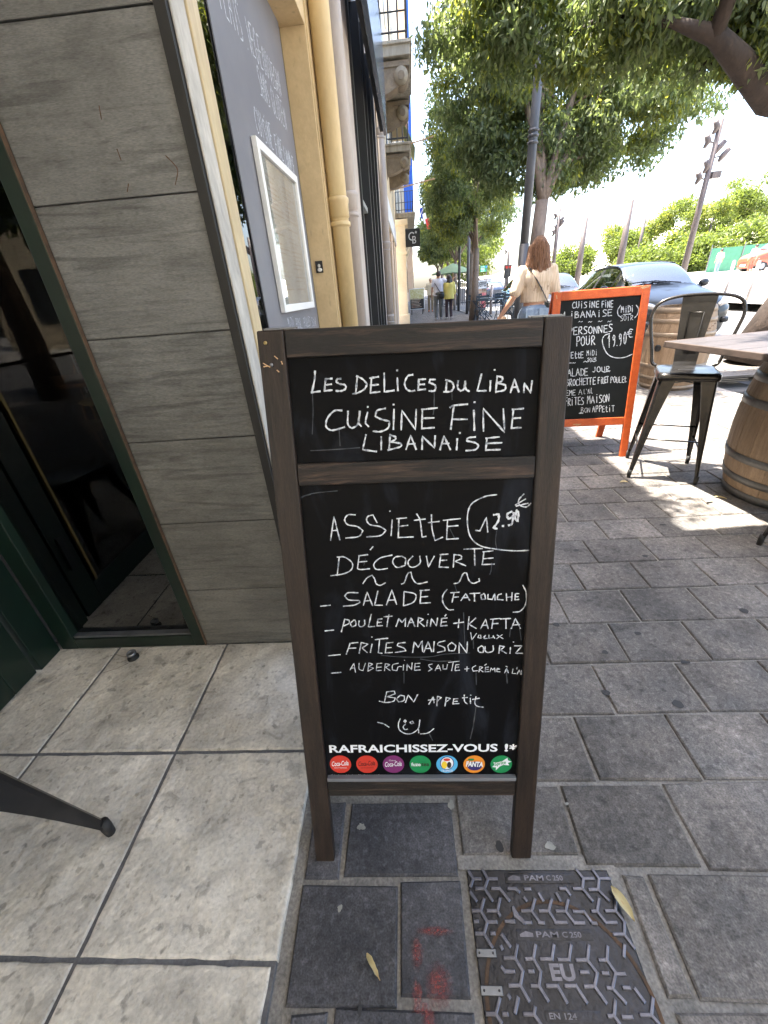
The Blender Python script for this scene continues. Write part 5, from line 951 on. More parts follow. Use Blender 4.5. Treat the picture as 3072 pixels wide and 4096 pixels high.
RIB2 = parse("1285,640 1315,688 1362,688;1315,688 1298,735;1380,635 1412,688 1470,688;1412,688 1390,752 1335,752;1390,752 1440,830;1298,780 1335,832;1385,825 1365,900 1312,900;1365,900 1408,975 1468,975;1408,975 1385,1052 1335,1052;1385,1052 1440,1140;1492,820 1475,900 1410,900;1475,900 1490,930;1440,752 1490,752 1552,830;1548,752 1600,755 1618,772;1325,972 1345,972;1435,1052 1455,1052;1530,970 1585,970;1580,880 1610,930 1659,980;1505,1062 1558,1135;1500,1140 1506,1152;1490,1485 1465,1585 1405,1585;1465,1585 1500,1640;1518,1588 1540,1588;1548,1462 1556,1475;1610,1480 1592,1575")
RJ = [0.]
def rib(pl, f):
    mb = MB()
    pts = [Vector((*f(x, y), 0)) for x, y in pl]; out = []
    for i in range(len(pts)-1):
        a, b = pts[i], pts[i+1]; d = (b-a).normalized() if (b-a).length > 1e-6 else Vector((1,0,0)); q = Vector((-d.y, d.x, 0)); h_ = .0031
        a2 = a-d*h_*.8; b2 = b+d*h_*.8
        c = [a2-q*h_, b2-q*h_, b2+q*h_, a2+q*h_]; t_ = [a2-q*h_*.6+d*h_*.4, b2-q*h_*.6-d*h_*.4, b2+q*h_*.6-d*h_*.4, a2+q*h_*.6+d*h_*.4]
        z1 = .0014-.0002*i+RJ[0]; RJ[0] += 2.3e-6; mb.add([(v.x,v.y,-.0035) for v in c]+[(v.x,v.y,z1-.0008) for v in c]+[(v.x,v.y,z1) for v in t_], [(0,1,5,4),(1,2,6,5),(2,3,7,6),(3,0,4,7),(4,5,9,8),(5,6,10,9),(6,7,11,10),(7,4,8,11),(8,9,10,11)])
    return mb
for pl in RIB: rib(pl, mp_).build('rib', M['ironrib'], mh)
for pl in RIB2: rib(pl, mp2).build('rib', M['ironrib'], mh)
for (a, b, c, d), txts in (((18,605,462,668),(('PAM',.29,.56),('C 250',.60,.83))),((88,950,580,1020),(('PAM',.27,.55),('C 250',.60,.84))),((262,1452,645,1530),(('EN 124',.1,.55),))):
    x0, y0 = mp_(a+5, (b+d)/2); x1, _ = mp_(c, (b+d)/2); ya = mp_(a, b)[1]; yb = mp_(a, d)[1]
    MB().tube([(x0+.004,(ya+yb)/2,-.0012),(x1-.004,(ya+yb)/2,-.0012)], (ya-yb)/2, 12, flat=.08).build('name_plate', M['iron'], mh)
    for t_, u0, u1 in txts: text_obj(t_, .05, M['ironrib'], 'cast_lettering', mh, Matrix.Translation((x0+(x1-x0)*u0, yb+(ya-yb)*.24, .0004)), .001, fit=((x1-x0)*(u1-u0), (ya-yb)*.52))
    if len(txts) == 2: MB().add([(x0+(x1-x0)*.06, yb+(ya-yb)*.25, .0004),(x0+(x1-x0)*.23, yb+(ya-yb)*.25, .0004),(x0+(x1-x0)*.23, yb+(ya-yb)*.6, .0004),(x0+(x1-x0)*.14, yb+(ya-yb)*.78, .0004),(x0+(x1-x0)*.06, yb+(ya-yb)*.5, .0004)], [(0,1,2,3,4)]).build('cast_emblem', M['ironrib'], mh)
x0, y0 = mp_(325,1275); x1, y1 = mp_(450,1168); text_obj('EU', .05, M['ironrib'], 'cast_lettering', mh, Matrix.Translation((x0, y0, -.0008)), .002, fit=(x1-x0, y1-y0))
for a in ((1340,1155,1462,1210),(1370,1400,1505,1465)):
    x0, y0 = mp2(a[0], a[3]); x1, y1 = mp2(a[2], a[1]); hx = MB().box(x0, x1, y0, y1, -.002, .0022).build('hinge_plate', M['steel'], mh, bevel=.001)
    for u in (.15,.85): MB().ball((x0+(x1-x0)*u, (y0+y1)/2, .002), .0022, 8).build('bolt', M['iron'], hx)
# leaves, gum and paint on the pavement
def leaf_thing(px, py, L_, W_, rz, label):
    p = gz(px, py, .0); t = empty('fallen_leaf', (p.x,p.y,.0035), rz); tag(t, label, 'leaf', 'dry leaves lying on the paving')
    mb = MB(); n = 8; vs = []; r = random.Random(int(px))
    for i in range(n+1):
        u = i/n; hw_ = W_*math.sin(PI*u**.8)*.5+.0006; zc = .006*math.sin(PI*u)+r.uniform(0,.002)
        vs += [(L_*(u-.5), -hw_+r.uniform(-.001,.001), zc+.004), (L_*(u-.5), 0, zc), (L_*(u-.5), hw_+r.uniform(-.001,.001), zc+.005)]
    mb.add(vs, [(i*3+k, i*3+k+1, i*3+k+4, i*3+k+3) for i in range(n) for k in (0,1)]); mb.build('blade', M['leafdry'], t, True); MB().tube([(-L_*.5,0,.002),(0,0,.0068),(L_*.5,0,.003)], .0006, 5).build('midrib', M['rawwood'], t)
leaf_thing(2487,3618,.062,.020,R(-68),'dry yellow leaf lying across the rim of the iron cover')
leaf_thing(1494,3870,.048,.010,R(-52),'curled dry yellow leaf on the dark slab left of the red paint')
leaf_thing(2495,1932,.05,.02,R(-5),'small dry leaf on the paving in front of the bar stool'); leaf_thing(2835,2010,.05,.018,R(8),'dry leaf on the paving near the foot of the barrel'); leaf_thing(2880,1995,.06,.01,R(-35),'thin dry twig leaf touching the barrel shadow')
def blot(px, py, rx, ry, mt, nm, seed, jag=.25, z=.0022):
    p = gz(px, py, 0); r = random.Random(seed); n = 22; ph = [r.uniform(0,6) for _ in range(3)]
    vs = [(p.x+rx*math.cos(2*PI*k/n)*(1+jag*math.sin(3*2*PI*k/n+ph[0])*.5+r.uniform(-jag,jag)*.3), p.y+ry*math.sin(2*PI*k/n)*(1+jag*math.sin(2*2*PI*k/n+ph[1])*.5+r.uniform(-jag,jag)*.3), z) for k in range(n)]+[(p.x,p.y,z)]
    return MB().add(vs, [(k,(k+1) % n,n) for k in range(n)]).build(nm, mt, bed)
for i, (px, py, rx, ry) in enumerate(((2712,2818,.017,.013),(2975,2445,.016,.014),(2305,2202,.014,.008),(2422,2772,.014,.010),(2550,2535,.013,.009),(2420,2610,.011,.009),(2225,2500,.013,.010),(2650,2100,.018,.009),(2580,2225,.014,.01),(2740,2650,.016,.007),(1998,3387,.009,.013),(1440,4035,.004,.01))): blot(px, py, rx, ry, M['gum'], 'gum_spot', i)
for i, (px, py, rx, ry) in enumerate(((1446,3308,.010,.009),(1360,3635,.005,.007),(2265,3217,.005,.004),(2200,3385,.012,.008),(2465,2055,.006,.004),(2560,2105,.006,.003),(2585,2168,.004,.003),(1805,3220,.008,.012))): blot(px, py, rx, ry, M['palegum'], 'lichen_spot', 30+i, .5)
def spray(px, py, rx, ry, seed): blot(px, py, rx*1.5, ry*1.5, M['redspray'], 'spray_paint', 70+seed, .2, .0024+seed*1e-5)
for i, (px, py, rx, ry) in enumerate(((1745,3725,.030,.0065),(1668,3812,.0085,.018),(1755,3945,.020,.022),(1668,3985,.008,.016),(1700,4035,.016,.008),(1715,4080,.01,.01))): spray(px, py, rx, ry, i)
# cracks in the tile near the door stop
ck = MB()
for pl in parse("525,372 600,348 655,322;590,278 625,288 655,290;735,268 760,245 790,236"):
    pts = [gz(a*.7836, 2400+b*.7836, .0135) for a, b in pl]
    for i in range(len(pts)-1): a, b = pts[i], pts[i+1]; d = (b-a).normalized()*.0007; q = Vector((-d.y,d.x,0)); ck.add([a-q,b-q,b+q,a+q], [(0,1,2,3)])
tag(ck.build('tile_crack', M['rust'], ter), kind='stuff')

# ------------------------------------------------------------------ PARKED CAR
def make_car(name, label, paint, L_=4.05, W_=1.72, Hh=1.46, cat='car'):
    t = empty(name); tag(t, label, cat); hw_ = W_/2
    # stations: x, half width factor, belt z, surface z at centre, roof half-width, kind
    ST = [(0,.62,.60,.66,.5),(-.06,.80,.64,.76,.62),(-.22,.93,.70,.84,.75),(-.55,.985,.80,.92,.80),(-.95,1.0,.88,.99,.80),(-1.12,1.0,.905,1.03,.79),(-1.40,1.0,.915,1.21,.74),(-1.80,1.0,.92,1.405,.66),(-2.3,1.0,.93,1.46,.65),(-2.9,1.0,.95,1.45,.64),(-3.4,.985,.97,1.39,.61),(-3.75,.96,.98,1.18,.60),(-3.95,.92,.97,1.02,.62),(-4.05,.80,.88,.90,.6)]
    rows = []
    for x, f, zb, zc, rf in ST:
        w_ = hw_*f; wr = hw_*rf if zc > zb+.15 else w_*.84; k = Hh/1.46; gh = zc > zb+.15
        pts = [(w_*.90,.20),(w_*.97,.30),(w_*1.0,.48),(w_*1.0,.66 if zb > .7 else zb*.9),(w_*.965,zb-.03),(w_*.93,zb+.01)]
        if gh: pts += [(w_*.93+(wr-w_*.93)*.5, zb+(zc-.07-zb)*.52),(wr, zc-.075),(wr*.93, zc-.03),(wr*.5, zc-.006),(0,zc)]
        else: pts += [(w_*.88,zb+(zc-zb)*.35),(w_*.76,zb+(zc-zb)*.6),(w_*.62,zb+(zc-zb)*.8),(w_*.32,zc-.008),(0,zc)]
        rows.append([np.array((x, a, b*k)) for a, b in pts])
    nu, nv = 6, 4
    cols = []
    for r in rows: cols.append(catmull(r, nv))
    G = []
    for j in range(len(cols[0])): G.append(catmull([c[j] for c in cols], nu))
    G = [[G[j][i] for j in range(len(G))] for i in range(len(G[0]))]      # G[i along][j around]
    nI, nJ = len(G), len(G[0])
    def region(i, j):      # station index and band
        u = i/nu; v = j/nv
        if 5.05 < u < 7.0 and v >= 7.0: return 'windscreen' if v >= 7 else 'b'
        if 10.2 < u < 11.7 and v >= 7.2: return 'rear_window'
        if 5.0 <= v < 7.0 and 6.3 < u < 10.6:
            for a, b in ((6.32,6.66),(6.82,8.25),(8.42,9.6),(9.75,10.5)):
                if a <= u < b: return 'side_window'
            return 'pillar'
        if v < 1: return 'sill'
        return 'b'
    parts = {}
    for sgn in (1,-1):
        for i in range(nI-1):
            for j in range(nJ-1):
                rg = region(i, j); key = (rg if rg != 'pillar' else 'pillar'+str(sgn)+str(sum(i/nu >= e for e in (6.66,8.25,9.6,10.5)))) if rg not in ('side_window',) else rg+str(sgn)+str([k for k, (a, b) in enumerate(((6.32,6.66),(6.82,8.25),(8.42,9.6),(9.75,10.5))) if a <= i/nu < b][0])
                parts.setdefault(key, []).append((sgn, i, j))
    for key, fs in parts.items():
        idx = {}; vs = []; F2 = []
        for sgn, i, j in fs:
            q = []
            for a, b in ((i,j),(i+1,j),(i+1,j+1),(i,j+1)):
                kk = (sgn if b < nJ-1 else 0, a, b)
                if kk not in idx: idx[kk] = len(vs); p = G[a][b]; vs.append((p[0], p[1]*sgn, p[2]))
                q.append(idx[kk])
            F2.append(tuple(q if sgn > 0 else q[::-1]))
        mt = {'b':paint,'sill':M['plastic'],'pillar':M['plastic'],'windscreen':M['cglass'],'rear_window':M['cglass']}.get(key.rstrip('-0123456789'), M['cglass'])
        nm = {'b':'body','pillar':'window_pillar'}.get(key.rstrip('-0123456789'), key.rstrip('-0123456789')); MB().add(vs, F2).build(nm, mt, t, True)
    c0 = [Vector((0, p[1]*s_, p[2])) for s_ in (1,-1) for p in (G[0] if s_ > 0 else G[0][::-1])]; MB().add(c0, [tuple(range(len(c0)))]).build('front_panel', paint, t)
    c1 = [Vector((G[-1][0][0], p[1]*s_, p[2])) for s_ in (1,-1) for p in (G[-1] if s_ > 0 else G[-1][::-1])]; MB().add(c1, [tuple(range(len(c1)))]).build('rear_panel', paint, t)
    MB().box(-3.9,-.25,-hw_*.8,hw_*.8,.2,.28).build('floor_pan', M['plastic'], t); MB().box(-1.25,-1.12,-.68,.68,.7,.95).build('dashboard', M['interior'], t, bevel=.03)
    for y in (-.36,.36):
        st = MB().box(-2.35,-1.85,y-.23,y+.23,.45,.62).box(-2.45,-2.3,y-.22,y+.22,.55,1.10).build('seat', M['interior'], t, bevel=.05); MB().box(-2.46,-2.36,y-.12,y+.12,1.12,1.30).build('headrest', M['interior'], st, bevel=.04)
    MB().box(-3.25,-3.1,-.6,.6,.5,1.1).build('seat', M['interior'], t, bevel=.05)
    MB().tube([(-1.5+.19*math.sin(a)*.4,.36+.19*math.cos(a),.98+.17*math.sin(a)) for a in [R(k*20) for k in range(19)]], .014, 8).build('steering_wheel', M['plastic'], t, True)
    for x in (-.78,-3.28):
        for y in (-1,1):
            wl_ = MB().tube([(x,y*(hw_-.20),.31),(x,y*(hw_-.005),.31)], .31, 28).build('wheel', M['rubber'], t, True); MB().tube([(x,y*(hw_-.03),.31),(x,y*(hw_+.002),.31)], .2, 24).build('rim', M['steel'], wl_, False)
            MB().tube([(x,y*(hw_-.22),.33),(x,y*(hw_-.006),.33)], .355, 28).build('wheel_arch', M['plastic'], t)
    MB().box(-.06,.012,-.42,.42,.36,.52).build('grille', M['plastic'], t, bevel=.02); MB().box(-.04,.02,-.26,.26,.40,.50).build('number_plate', M['signwhite'], t); MB().box(-.03,.014,-.3,.3,.60,.65).build('upper_grille', M['plastic'], t, bevel=.01)
    for y in (-1,1):
        hl_ = []
        for x, yy, z, r_ in ((-.04,.50,.66,.045),(-.12,.62,.70,.07),(-.28,.76,.76,.06),(-.46,.83,.81,.025)): hl_.append((Vector((x, y*yy*hw_/.86, z)), r_))
        MB().tube([p for p, r_ in hl_], [r_ for p, r_ in hl_], 12, flat=.8).build('headlight', M['lampglass'], t, True)
        MB().tube([(-.03,y*.62,.42),(-.05,y*.72,.42)], .05, 12).build('fog_light', M['plastic'], t, True)
        m1 = MB().ball((-1.42,y*(hw_+.12),1.0), .1, 12, (.6,1,.75)).build('side_mirror', paint, t, True); MB().tube([(-1.40,y*(hw_-.07),.94),(-1.42,y*(hw_+.08),.97)], .03, 8).build('mirror_arm', M['plastic'], m1)
        MB().box(-3.98,-3.82,y*(hw_*.72)-.09,y*(hw_*.72)+.09,.78,1.02).build('tail_light', M['redlens'], t, bevel=.03)
        MB().tube([(-1.1,y*.1+.25,1.045*Hh/1.46),(-1.2,y*.1-.2,1.10*Hh/1.46),(-1.16,y*.1-.45,1.085*Hh/1.46)], .012, 6).build('wiper', M['plastic'], t)
        MB().tube([(-1.9,y*.57,1.40),(-2.6,y*.58,1.455),(-3.3,y*.55,1.40)], .014, 6).build('roof_rail', M['plastic'], t)
    for s0 in (-.02,): 
        for y in (-1,1): MB().box(-2.25,-2.21,y*(hw_+.002)-.002,y*(hw_+.002)+.002,.5,.92).build('door_gap', M['plastic'], t); MB().box(-2.15,-1.95,y*(hw_+.012)-.008,y*(hw_+.012)+.008,.82,.85).build('door_handle', M['plastic'], t, bevel=.004)
    MB().box(-1.82,-1.70,-.12,.12,1.22,1.27).build('rear_view_mirror', M['plastic'], t)
    return t
car = make_car('parked_car', 'dark metallic small family car parked nose towards the terrace behind the barrel', M['carpaint']); car.location = (5.385,8.39,-.1); car.rotation_euler = (0,0,R(-92.2)); car.scale = (1.025,)*3
c2 = copy_tree(car); c2.location = (5.4,14.2,-.12); c2.rotation_euler = (0,0,R(-90)); tag(c2, 'second dark car parked behind the nearest one, its roof just showing')
c3 = make_car('parked_car', 'dark blue car driving away beyond the tall poster', M['bluecar']); c3.location = (7.3,37.5,-.12); c3.rotation_euler = (0,0,R(90))
c4 = make_car('parked_car', 'light blue car far behind the two dark parked cars', M['lightcar']); c4.location = (5.9,18.5,-.12); c4.rotation_euler = (0,0,R(-90))
c5 = make_car('white_van', 'white van in the distance on the road beyond the dark blue car', M['whitecar'], Hh=2.0, cat='van'); c5.location = (8.6,48,-.12); c5.rotation_euler = (0,0,R(90))
vr = gy(3040,1050,36); v_ = make_car('red_van', 'orange red van parked by the green fence at the right edge', M['redcar'], Hh=1.9, cat='van'); v_.location = (vr.x-1.2, 36, .62); v_.rotation_euler = (0,0,R(180))

# ------------------------------------------------------------------ PEOPLE
def cap(mb, a, ra, b, rb, n=10):
    a, b = Vector(a), Vector(b); mb.ball(a, ra, n); mb.ball(b, rb, n); mb.tube([a, b], [ra, rb], n)
def soft(mb, name, mt, par, vox, sm=6):
    o = mb.build(name, mt, par, True); r = o.modifiers.new('Remesh', 'REMESH'); r.mode = 'VOXEL'; r.voxel_size = vox; r.use_smooth_shade = True
    s_ = o.modifiers.new('Smooth', 'SMOOTH'); s_.iterations = sm; s_.factor = .5; return o
def hand(mb, w_, d, side, s, curl=.5):
    w_, d = Vector(w_), Vector(d).normalized(); nrm = Vector((side,0,0)); nrm = (nrm-d*nrm.dot(d)).normalized(); wd_ = d.cross(nrm).normalized()
    c = w_+d*.05*s
    for k in (-1.2,-.4,.4,1.2): cap(mb, w_+wd_*k*.012*s, .014*s, c+d*.03*s+wd_*k*.017*s, .0125*s, 8)
    for k, L_ in zip((-1.35,-.45,.45,1.35), (.062,.074,.079,.068)):
        a = c+d*.035*s+wd_*k*.0165*s; m1 = a+d*L_*.5*s-nrm*.012*s*curl*2; m2 = m1+d*L_*.4*s*(1-curl*.5)-nrm*.022*s*curl*2; cap(mb, a, .0095*s, m1, .0088*s, 8); cap(mb, m1, .0088*s, m2, .0072*s, 8)
    a = w_+d*.02*s+wd_*.024*s; m1 = a+d*.035*s+wd_*.026*s-nrm*.01*s; cap(mb, a, .0125*s, m1, .0105*s, 8); cap(mb, m1, .0105*s, m1+d*.03*s-nrm*.008*s, .008*s, 8)
def person(label, loc, rz, h, J, top, bottom, shoes, hair, hairlong, sleeves=.55, slack=1., vox=.008, shirt_z=.93, hem_w=.165, face=True, cap_=None):
    """J: joint overrides; +y is the way the person faces"""
    t = empty('person', loc, rz); tag(t, label, 'person'); s = h/1.70
    D = dict(head=(0,.015,1.585), neck=(0,-.005,1.43), shL=(-.175,0,1.385), shR=(.175,0,1.385), elL=(-.25,-.02,1.11), elR=(.25,-.02,1.11), wrL=(-.27,.06,.86), wrR=(.27,.06,.86), hipL=(-.09,0,.90), hipR=(.09,0,.90), knL=(-.10,.03,.49), knR=(.10,.03,.49), anL=(-.10,-.02,.085), anR=(.10,-.02,.085), toeL=(-.115,.14,.03), toeR=(.115,.14,.03))
    D.update(J); D = {k: Vector(v)*s for k, v in D.items()}
    b = MB(); b.ball(D['head'], .1*s, 16, (.80,.96,1.17)); b.ball(D['head']+Vector((0,.02,-.055))*s, .07*s, 12, (.85,.95,.9)); cap(b, D['neck']+Vector((0,0,.09))*s, .05*s, D['neck'], .056*s)
    b.ball(Vector((0,0,1.28))*s, .16*s, 14, (1.05,.66,1.0)); b.ball(Vector((0,0,1.08))*s, .135*s, 14, (1.0,.7,1.3)); b.ball(Vector((0,-.01,.94))*s, .155*s, 14, (1.05,.78,.8))
    cap(b, D['shL'], .055*s, D['shR'], .055*s)
    for q in 'LR':
        cap(b, D['sh'+q], .052*s, D['el'+q], .038*s); cap(b, D['el'+q], .038*s, D['wr'+q], .025*s); hand(b, D['wr'+q], D['wr'+q]-D['el'+q], 1 if q == 'R' else -1, s)
        cap(b, D['hip'+q], .085*s, D['kn'+q], .055*s); cap(b, D['kn'+q], .052*s, D['an'+q], .036*s); cap(b, D['an'+q], .036*s, D['toe'+q], .028*s)
        b.ball(D['head']+Vector(((1 if q == 'R' else -1)*.082,-.005,-.01))*s, .026*s, 8, (.35,.7,1))
    if face:
        b.ball(D['head']+Vector((0,.105,-.02))*s, .018*s, 8, (.7,1,1.4)); b.ball(D['head']+Vector((0,.092,-.062))*s, .02*s, 8, (1.2,.5,.5))
    body = soft(b, 'body', M['skin'], t, vox*s if vox > .008 else vox, 3)
    if face:
        for sx in (-1,1): MB().ball(D['head']+Vector((sx*.032,.091,.005))*s, .009*s, 8, (1.3,.6,.7)).build('eye', M['hairdark'], body)
    # shirt
    m = MB(); k = slack
    m.ball(Vector((0,0,1.30))*s, .175*s*k, 16, (1.08,.70,.85)); cap(m, D['shL']+Vector((.02,0,-.005)), .066*s*k, D['shR']+Vector((-.02,0,-.005)), .066*s*k)
    for q in range(5):
        z = 1.27-(1.27-shirt_z)*q/4; w_ = .165+(hem_w-.165)*q/4; m.loft([[Vector((math.cos(2*PI*j/16)*w_*k*s, math.sin(2*PI*j/16)*w_*.66*k*s, zz*s)) for j in range(16)] for zz in (z+.09, max(shirt_z, z-.06))])
    for q in 'LR':
        a = D['sh'+q]; e = D['el'+q]; w2 = D['wr'+q]
        if sleeves <= 1: cap(m, a, .07*s*k, a.lerp(e, sleeves), .066*s*k)
        else: cap(m, a, .068*s*k, e, .055*s*k); cap(m, e, .055*s*k, e.lerp(w2, sleeves-1), .05*s*k)
    soft(m, 'shirt', top, t, vox*1.2, 5)
    m = MB(); m.ball(Vector((0,-.012,.93))*s, .168*s, 14, (1.07,.80,.75)); 
    for q in 'LR': cap(m, D['hip'+q], .098*s, D['kn'+q], .070*s); cap(m, D['kn'+q], .070*s, D['an'+q]+Vector((0,0,.03))*s, .060*s)
    soft(m, 'trousers', bottom, t, vox*1.2, 4)
    for q in 'LR':
        m = MB(); cap(m, D['an'+q]-Vector((0,.02,.025))*s, .042*s, D['toe'+q]+Vector((0,.01,.012))*s, .036*s); soft(m, 'shoe', shoes, t, vox*1.2, 2)
    if hair:
        m = MB(); H_ = D['head']
        m.ball(H_+Vector((0,-.018,.028))*s, .106*s, 16, (.86,.98,1.08))
        if hairlong:
            for i in range(9):
                x = (-1+i/4)*(.075 if hairlong < .33 else .088); g = random.Random(i+int(h*100)); L_ = hairlong*(1-.25*abs(x)/.075)+g.uniform(-.03,.03)
                y0 = -.065+.05*abs(x)/.075; cap(m, H_+Vector((x,y0,.02))*s, .042*s, H_+Vector((x*1.35+g.uniform(-.01,.01),y0-.035,-L_*.55))*s, .038*s); cap(m, H_+Vector((x*1.35,y0-.035,-L_*.55))*s, .04*s, H_+Vector((x*1.55+g.uniform(-.03,.03),y0-.03,-L_))*s, .02*s)
        ho = soft(m, 'hair', hair, t, vox, 3)
        if hairlong > .4:
            g = random.Random(9)
            for k in range(150):
                a = g.uniform(-1.9, 1.9); x0 = math.sin(a)*.086; y0 = -math.cos(a)*.10-.012; ln = hairlong*g.uniform(.75,1.12)*(1-.18*abs(a)/1.9); wv = g.uniform(0,6); P4 = []
                for q in range(9):
                    u = q/8; P4.append(H_+Vector((x0*(1+.75*u)+.012*math.sin(wv+u*7), y0*(1-.15*u)-.035*u+.006*math.sin(wv*2+u*9), .07-.02*abs(a)-u*(ln+.03)))*s)
                MB().tube([H_+Vector((x0*.3, y0*.4-.01, .135))*s]+P4, [.004*s]+[.0062*s*(1-.7*q/8) for q in range(9)], 5).build('strand', hair, ho, True)
    return t, D
wp, WD = person('woman with long brown hair in a beige striped blouse walking away', (1.60,5.3,0), R(4), 1.60, dict(head=(0,.015,1.60), elL=(-.27,-.03,1.13), wrL=(-.385,.05,.93), elR=(.25,-.02,1.12), wrR=(.26,.03,.90), knL=(-.09,.06,.50), anL=(-.09,.02,.085), toeL=(-.1,.17,.03), anR=(.1,-.22,.14), toeR=(.11,-.08,.04)),
   M['blouse'], M['jeans'], M['shoe'], M['hairbrown'], .44, .78, 1.10, .0065, 1.055, .15)
m = MB(); pts = [Vector(p)*.941 for p in ((-.15,.07,1.42),(-.12,-.075,1.425),(-.03,-.135,1.28),(.07,-.138,1.13),(.17,-.09,1.0))]; m.tube(pts, .014, 8, flat=.3); stp = m.build('bag_strap', M['plastic'], wp, True)
for k in range(12):
    u = k/11*3; i = min(2, int(u)); p = pts[1+i].lerp(pts[2+i] if i < 2 else pts[4], u-i if i < 2 else u-i) + Vector((0,-.006,0)); MB().ball(p, .0035, 6).build('stud', M['steel'], stp)
for sx in (-1,1): 
    pk_ = MB().box(-.055,.055,-.004,.004,-.06,.06).build('back_pocket', M['jeans'], wp, bevel=.002); pk_.location = (sx*.075,-.139,.87); pk_.rotation_euler = (R(-6),0,0)
bx_ = empty('wooden_box', wp.matrix_world @ Vector((0,0,0))); bx_.location = (1.60-.36,5.3+.08,.79); bx_.rotation_euler = (R(15),R(-20),R(20)); tag(bx_, 'small pale box held in the left hand of the brown haired woman', 'box')
MB().box(-.055,.075,-.03,.03,-.05,.045).build('carton', M['rawwood'], bx_, bevel=.004); MB().box(-.05,.07,-.0315,-.03,-.03,.02).build('print_band', M['gold'], bx_)
arms = dict(elR=(.33,-.02,1.33), wrR=(.52,-.02,1.40), elL=(-.25,-.03,1.12), wrL=(-.26,.05,.87))
p1, _ = person('dark haired man in a white tee shirt with his arm round the woman in yellow', (1.76,19.0,0), 0, 1.80, dict(arms, knL=(-.1,.05,.5), anL=(-.1,-.12,.1), toeL=(-.11,.02,.03), knR=(.1,.08,.49), anR=(.11,.1,.085), toeR=(.12,.25,.03)), M['whiteshirt'], M['greytrousers'], M['shoe'], M['hairdark'], 0, .6, 1.12, .011, .86, .175)
MB().tube([(-.19,.02,1.48),(-.15,-.13,1.35),(0,-.16,1.12),(.10,-.15,.98)], .018, 6, flat=.4).build('bag_strap', M['plastic'], p1)
bg_ = empty('shoulder_bag', (1.76+.10,19.0-.19,.93)); tag(bg_, 'black half moon shoulder bag on the back of the man in the white tee shirt', 'bag'); MB().ball((0,0,0), .15, 16, (.85,.4,.95)).build('pouch', M['plastic'], bg_, True); MB().tube([(-.1,-.05,.06),(.1,-.05,.06)], .006, 6).build('zip', M['steel'], bg_)
gr = MB(); 
for k in range(26): a = 2*PI*k/26; gr.tube([(.0+.085*math.cos(a),-.138-.0,1.20+.15*math.sin(a)),(.0+.085*math.cos(a+.2),-.138,1.20+.15*math.sin(a+.2))], .004, 4)
for k in range(4): gr.tube([(-.05,-.14,1.11+k*.05),(.05,-.14,1.13+k*.05)], .004, 4)
tag(gr.build('shirt_print', M['greypaint'], p1), kind='stuff')
p2_, _ = person('woman with dark hair in a loose pale yellow blouse walking beside the man', (2.20,19.0,0), R(3), 1.62, dict(elR=(.24,0,1.08), wrR=(.29,.10,.88), elL=(-.2,.05,1.12), wrL=(-.15,.16,1.0), knR=(.09,.06,.5), anR=(.09,-.1,.1), toeR=(.1,.03,.03)), M['yellowshirt'], M['darktrousers'], M['shoe'], M['hairdark'], .30, 1.3, 1.2, .011, .80, .19)
p3_, _ = person('older man in an open pale shirt and cap walking towards the camera', (1.98,26.2,0), R(170), 1.72, dict(elL=(-.28,.02,1.14), wrL=(-.2,.2,1.05), elR=(.27,-.02,1.12), knL=(-.1,.06,.5), anL=(-.1,.1,.085), toeL=(-.11,.24,.03)), M['cream2'], M['khaki'], M['shoered'], M['hairgrey'], 0, .9, 1.15, .013, .84, .19)
wk = gy(2872,1060,38); person('tiny walker on the bright plaza in front of the green fence', (wk.x,38,.62), 0, 1.7, {}, M['greypaint'], M['jeans'], M['shoe'], M['hairdark'], 0, .9, 1.1, .02)
wk = gy(3005,1058,34); person('tiny walker in white beside the orange red van', (wk.x,34,.60), 0, 1.7, {}, M['whiteshirt'], M['redcar'], M['shoe'], M['hairdark'], 0, .9, 1.1, .02)

# ------------------------------------------------------------------ STREET FURNITURE DOWN THE PAVEMENT
def bistro_chair():
    t = empty('bistro_chair'); tag(t, 'x', 'chair', 'folding bistro chairs')
    for i in range(5): MB().box(-.19,.19,-.18+.075*i,-.18+.075*i+.06,.44,.455).build('seat_slat', M['bistro'], t)
    for z in (.70,.80): MB().box(-.2,.2,.2,.212,z,z+.07).build('back_slat', M['bistro'], t)
    for sx in (-1,1):
        MB().tube([(sx*.2,.22,.88),(sx*.2,.12,.45),(sx*.2,-.2,0)], .015, 6).build('leg', M['bistro'], t); MB().tube([(sx*.18,-.17,.45),(sx*.18,.2,0)], .015, 6).build('leg', M['bistro'], t)
    MB().tube([(-.2,-.15,.07),(.2,-.15,.07)], .007, 6).build('stretcher', M['bistro'], t); MB().tube([(-.18,.16,.05),(.18,.16,.05)], .007, 6).build('stretcher', M['bistro'], t)
    return t
def bistro_table():
    t = empty('bistro_table'); tag(t, 'x', 'table', 'folding bistro tables')
    for i in range(8): MB().box(-.38,.38,-.38+.096*i,-.38+.096*i+.082,.70,.715).build('top_slat', M['bistro'], t)
    for sy in (-1,1):
        MB().tube([(-.34,sy*.32,.69),(.34,sy*.32,0)], .017, 6).build('leg', M['bistro'], t); MB().tube([(.34,sy*.29,.69),(-.34,sy*.29,0)], .017, 6).build('leg', M['bistro'], t)
    for sx in (-1,1): MB().tube([(sx*.34,-.32,.02),(sx*.34,.32,.02)], .009, 6).build('stretcher', M['bistro'], t)
    return t
tb = bistro_table(); cbi = bistro_chair()
tl = [((3.05,16.6),.1,'slatted dark bistro table nearest the walking couple'),((4.0,16.3),-.1,'slatted dark bistro table just left of the striped blouse woman'),((3.5,18.4),0,'slatted dark bistro table behind the front two')]
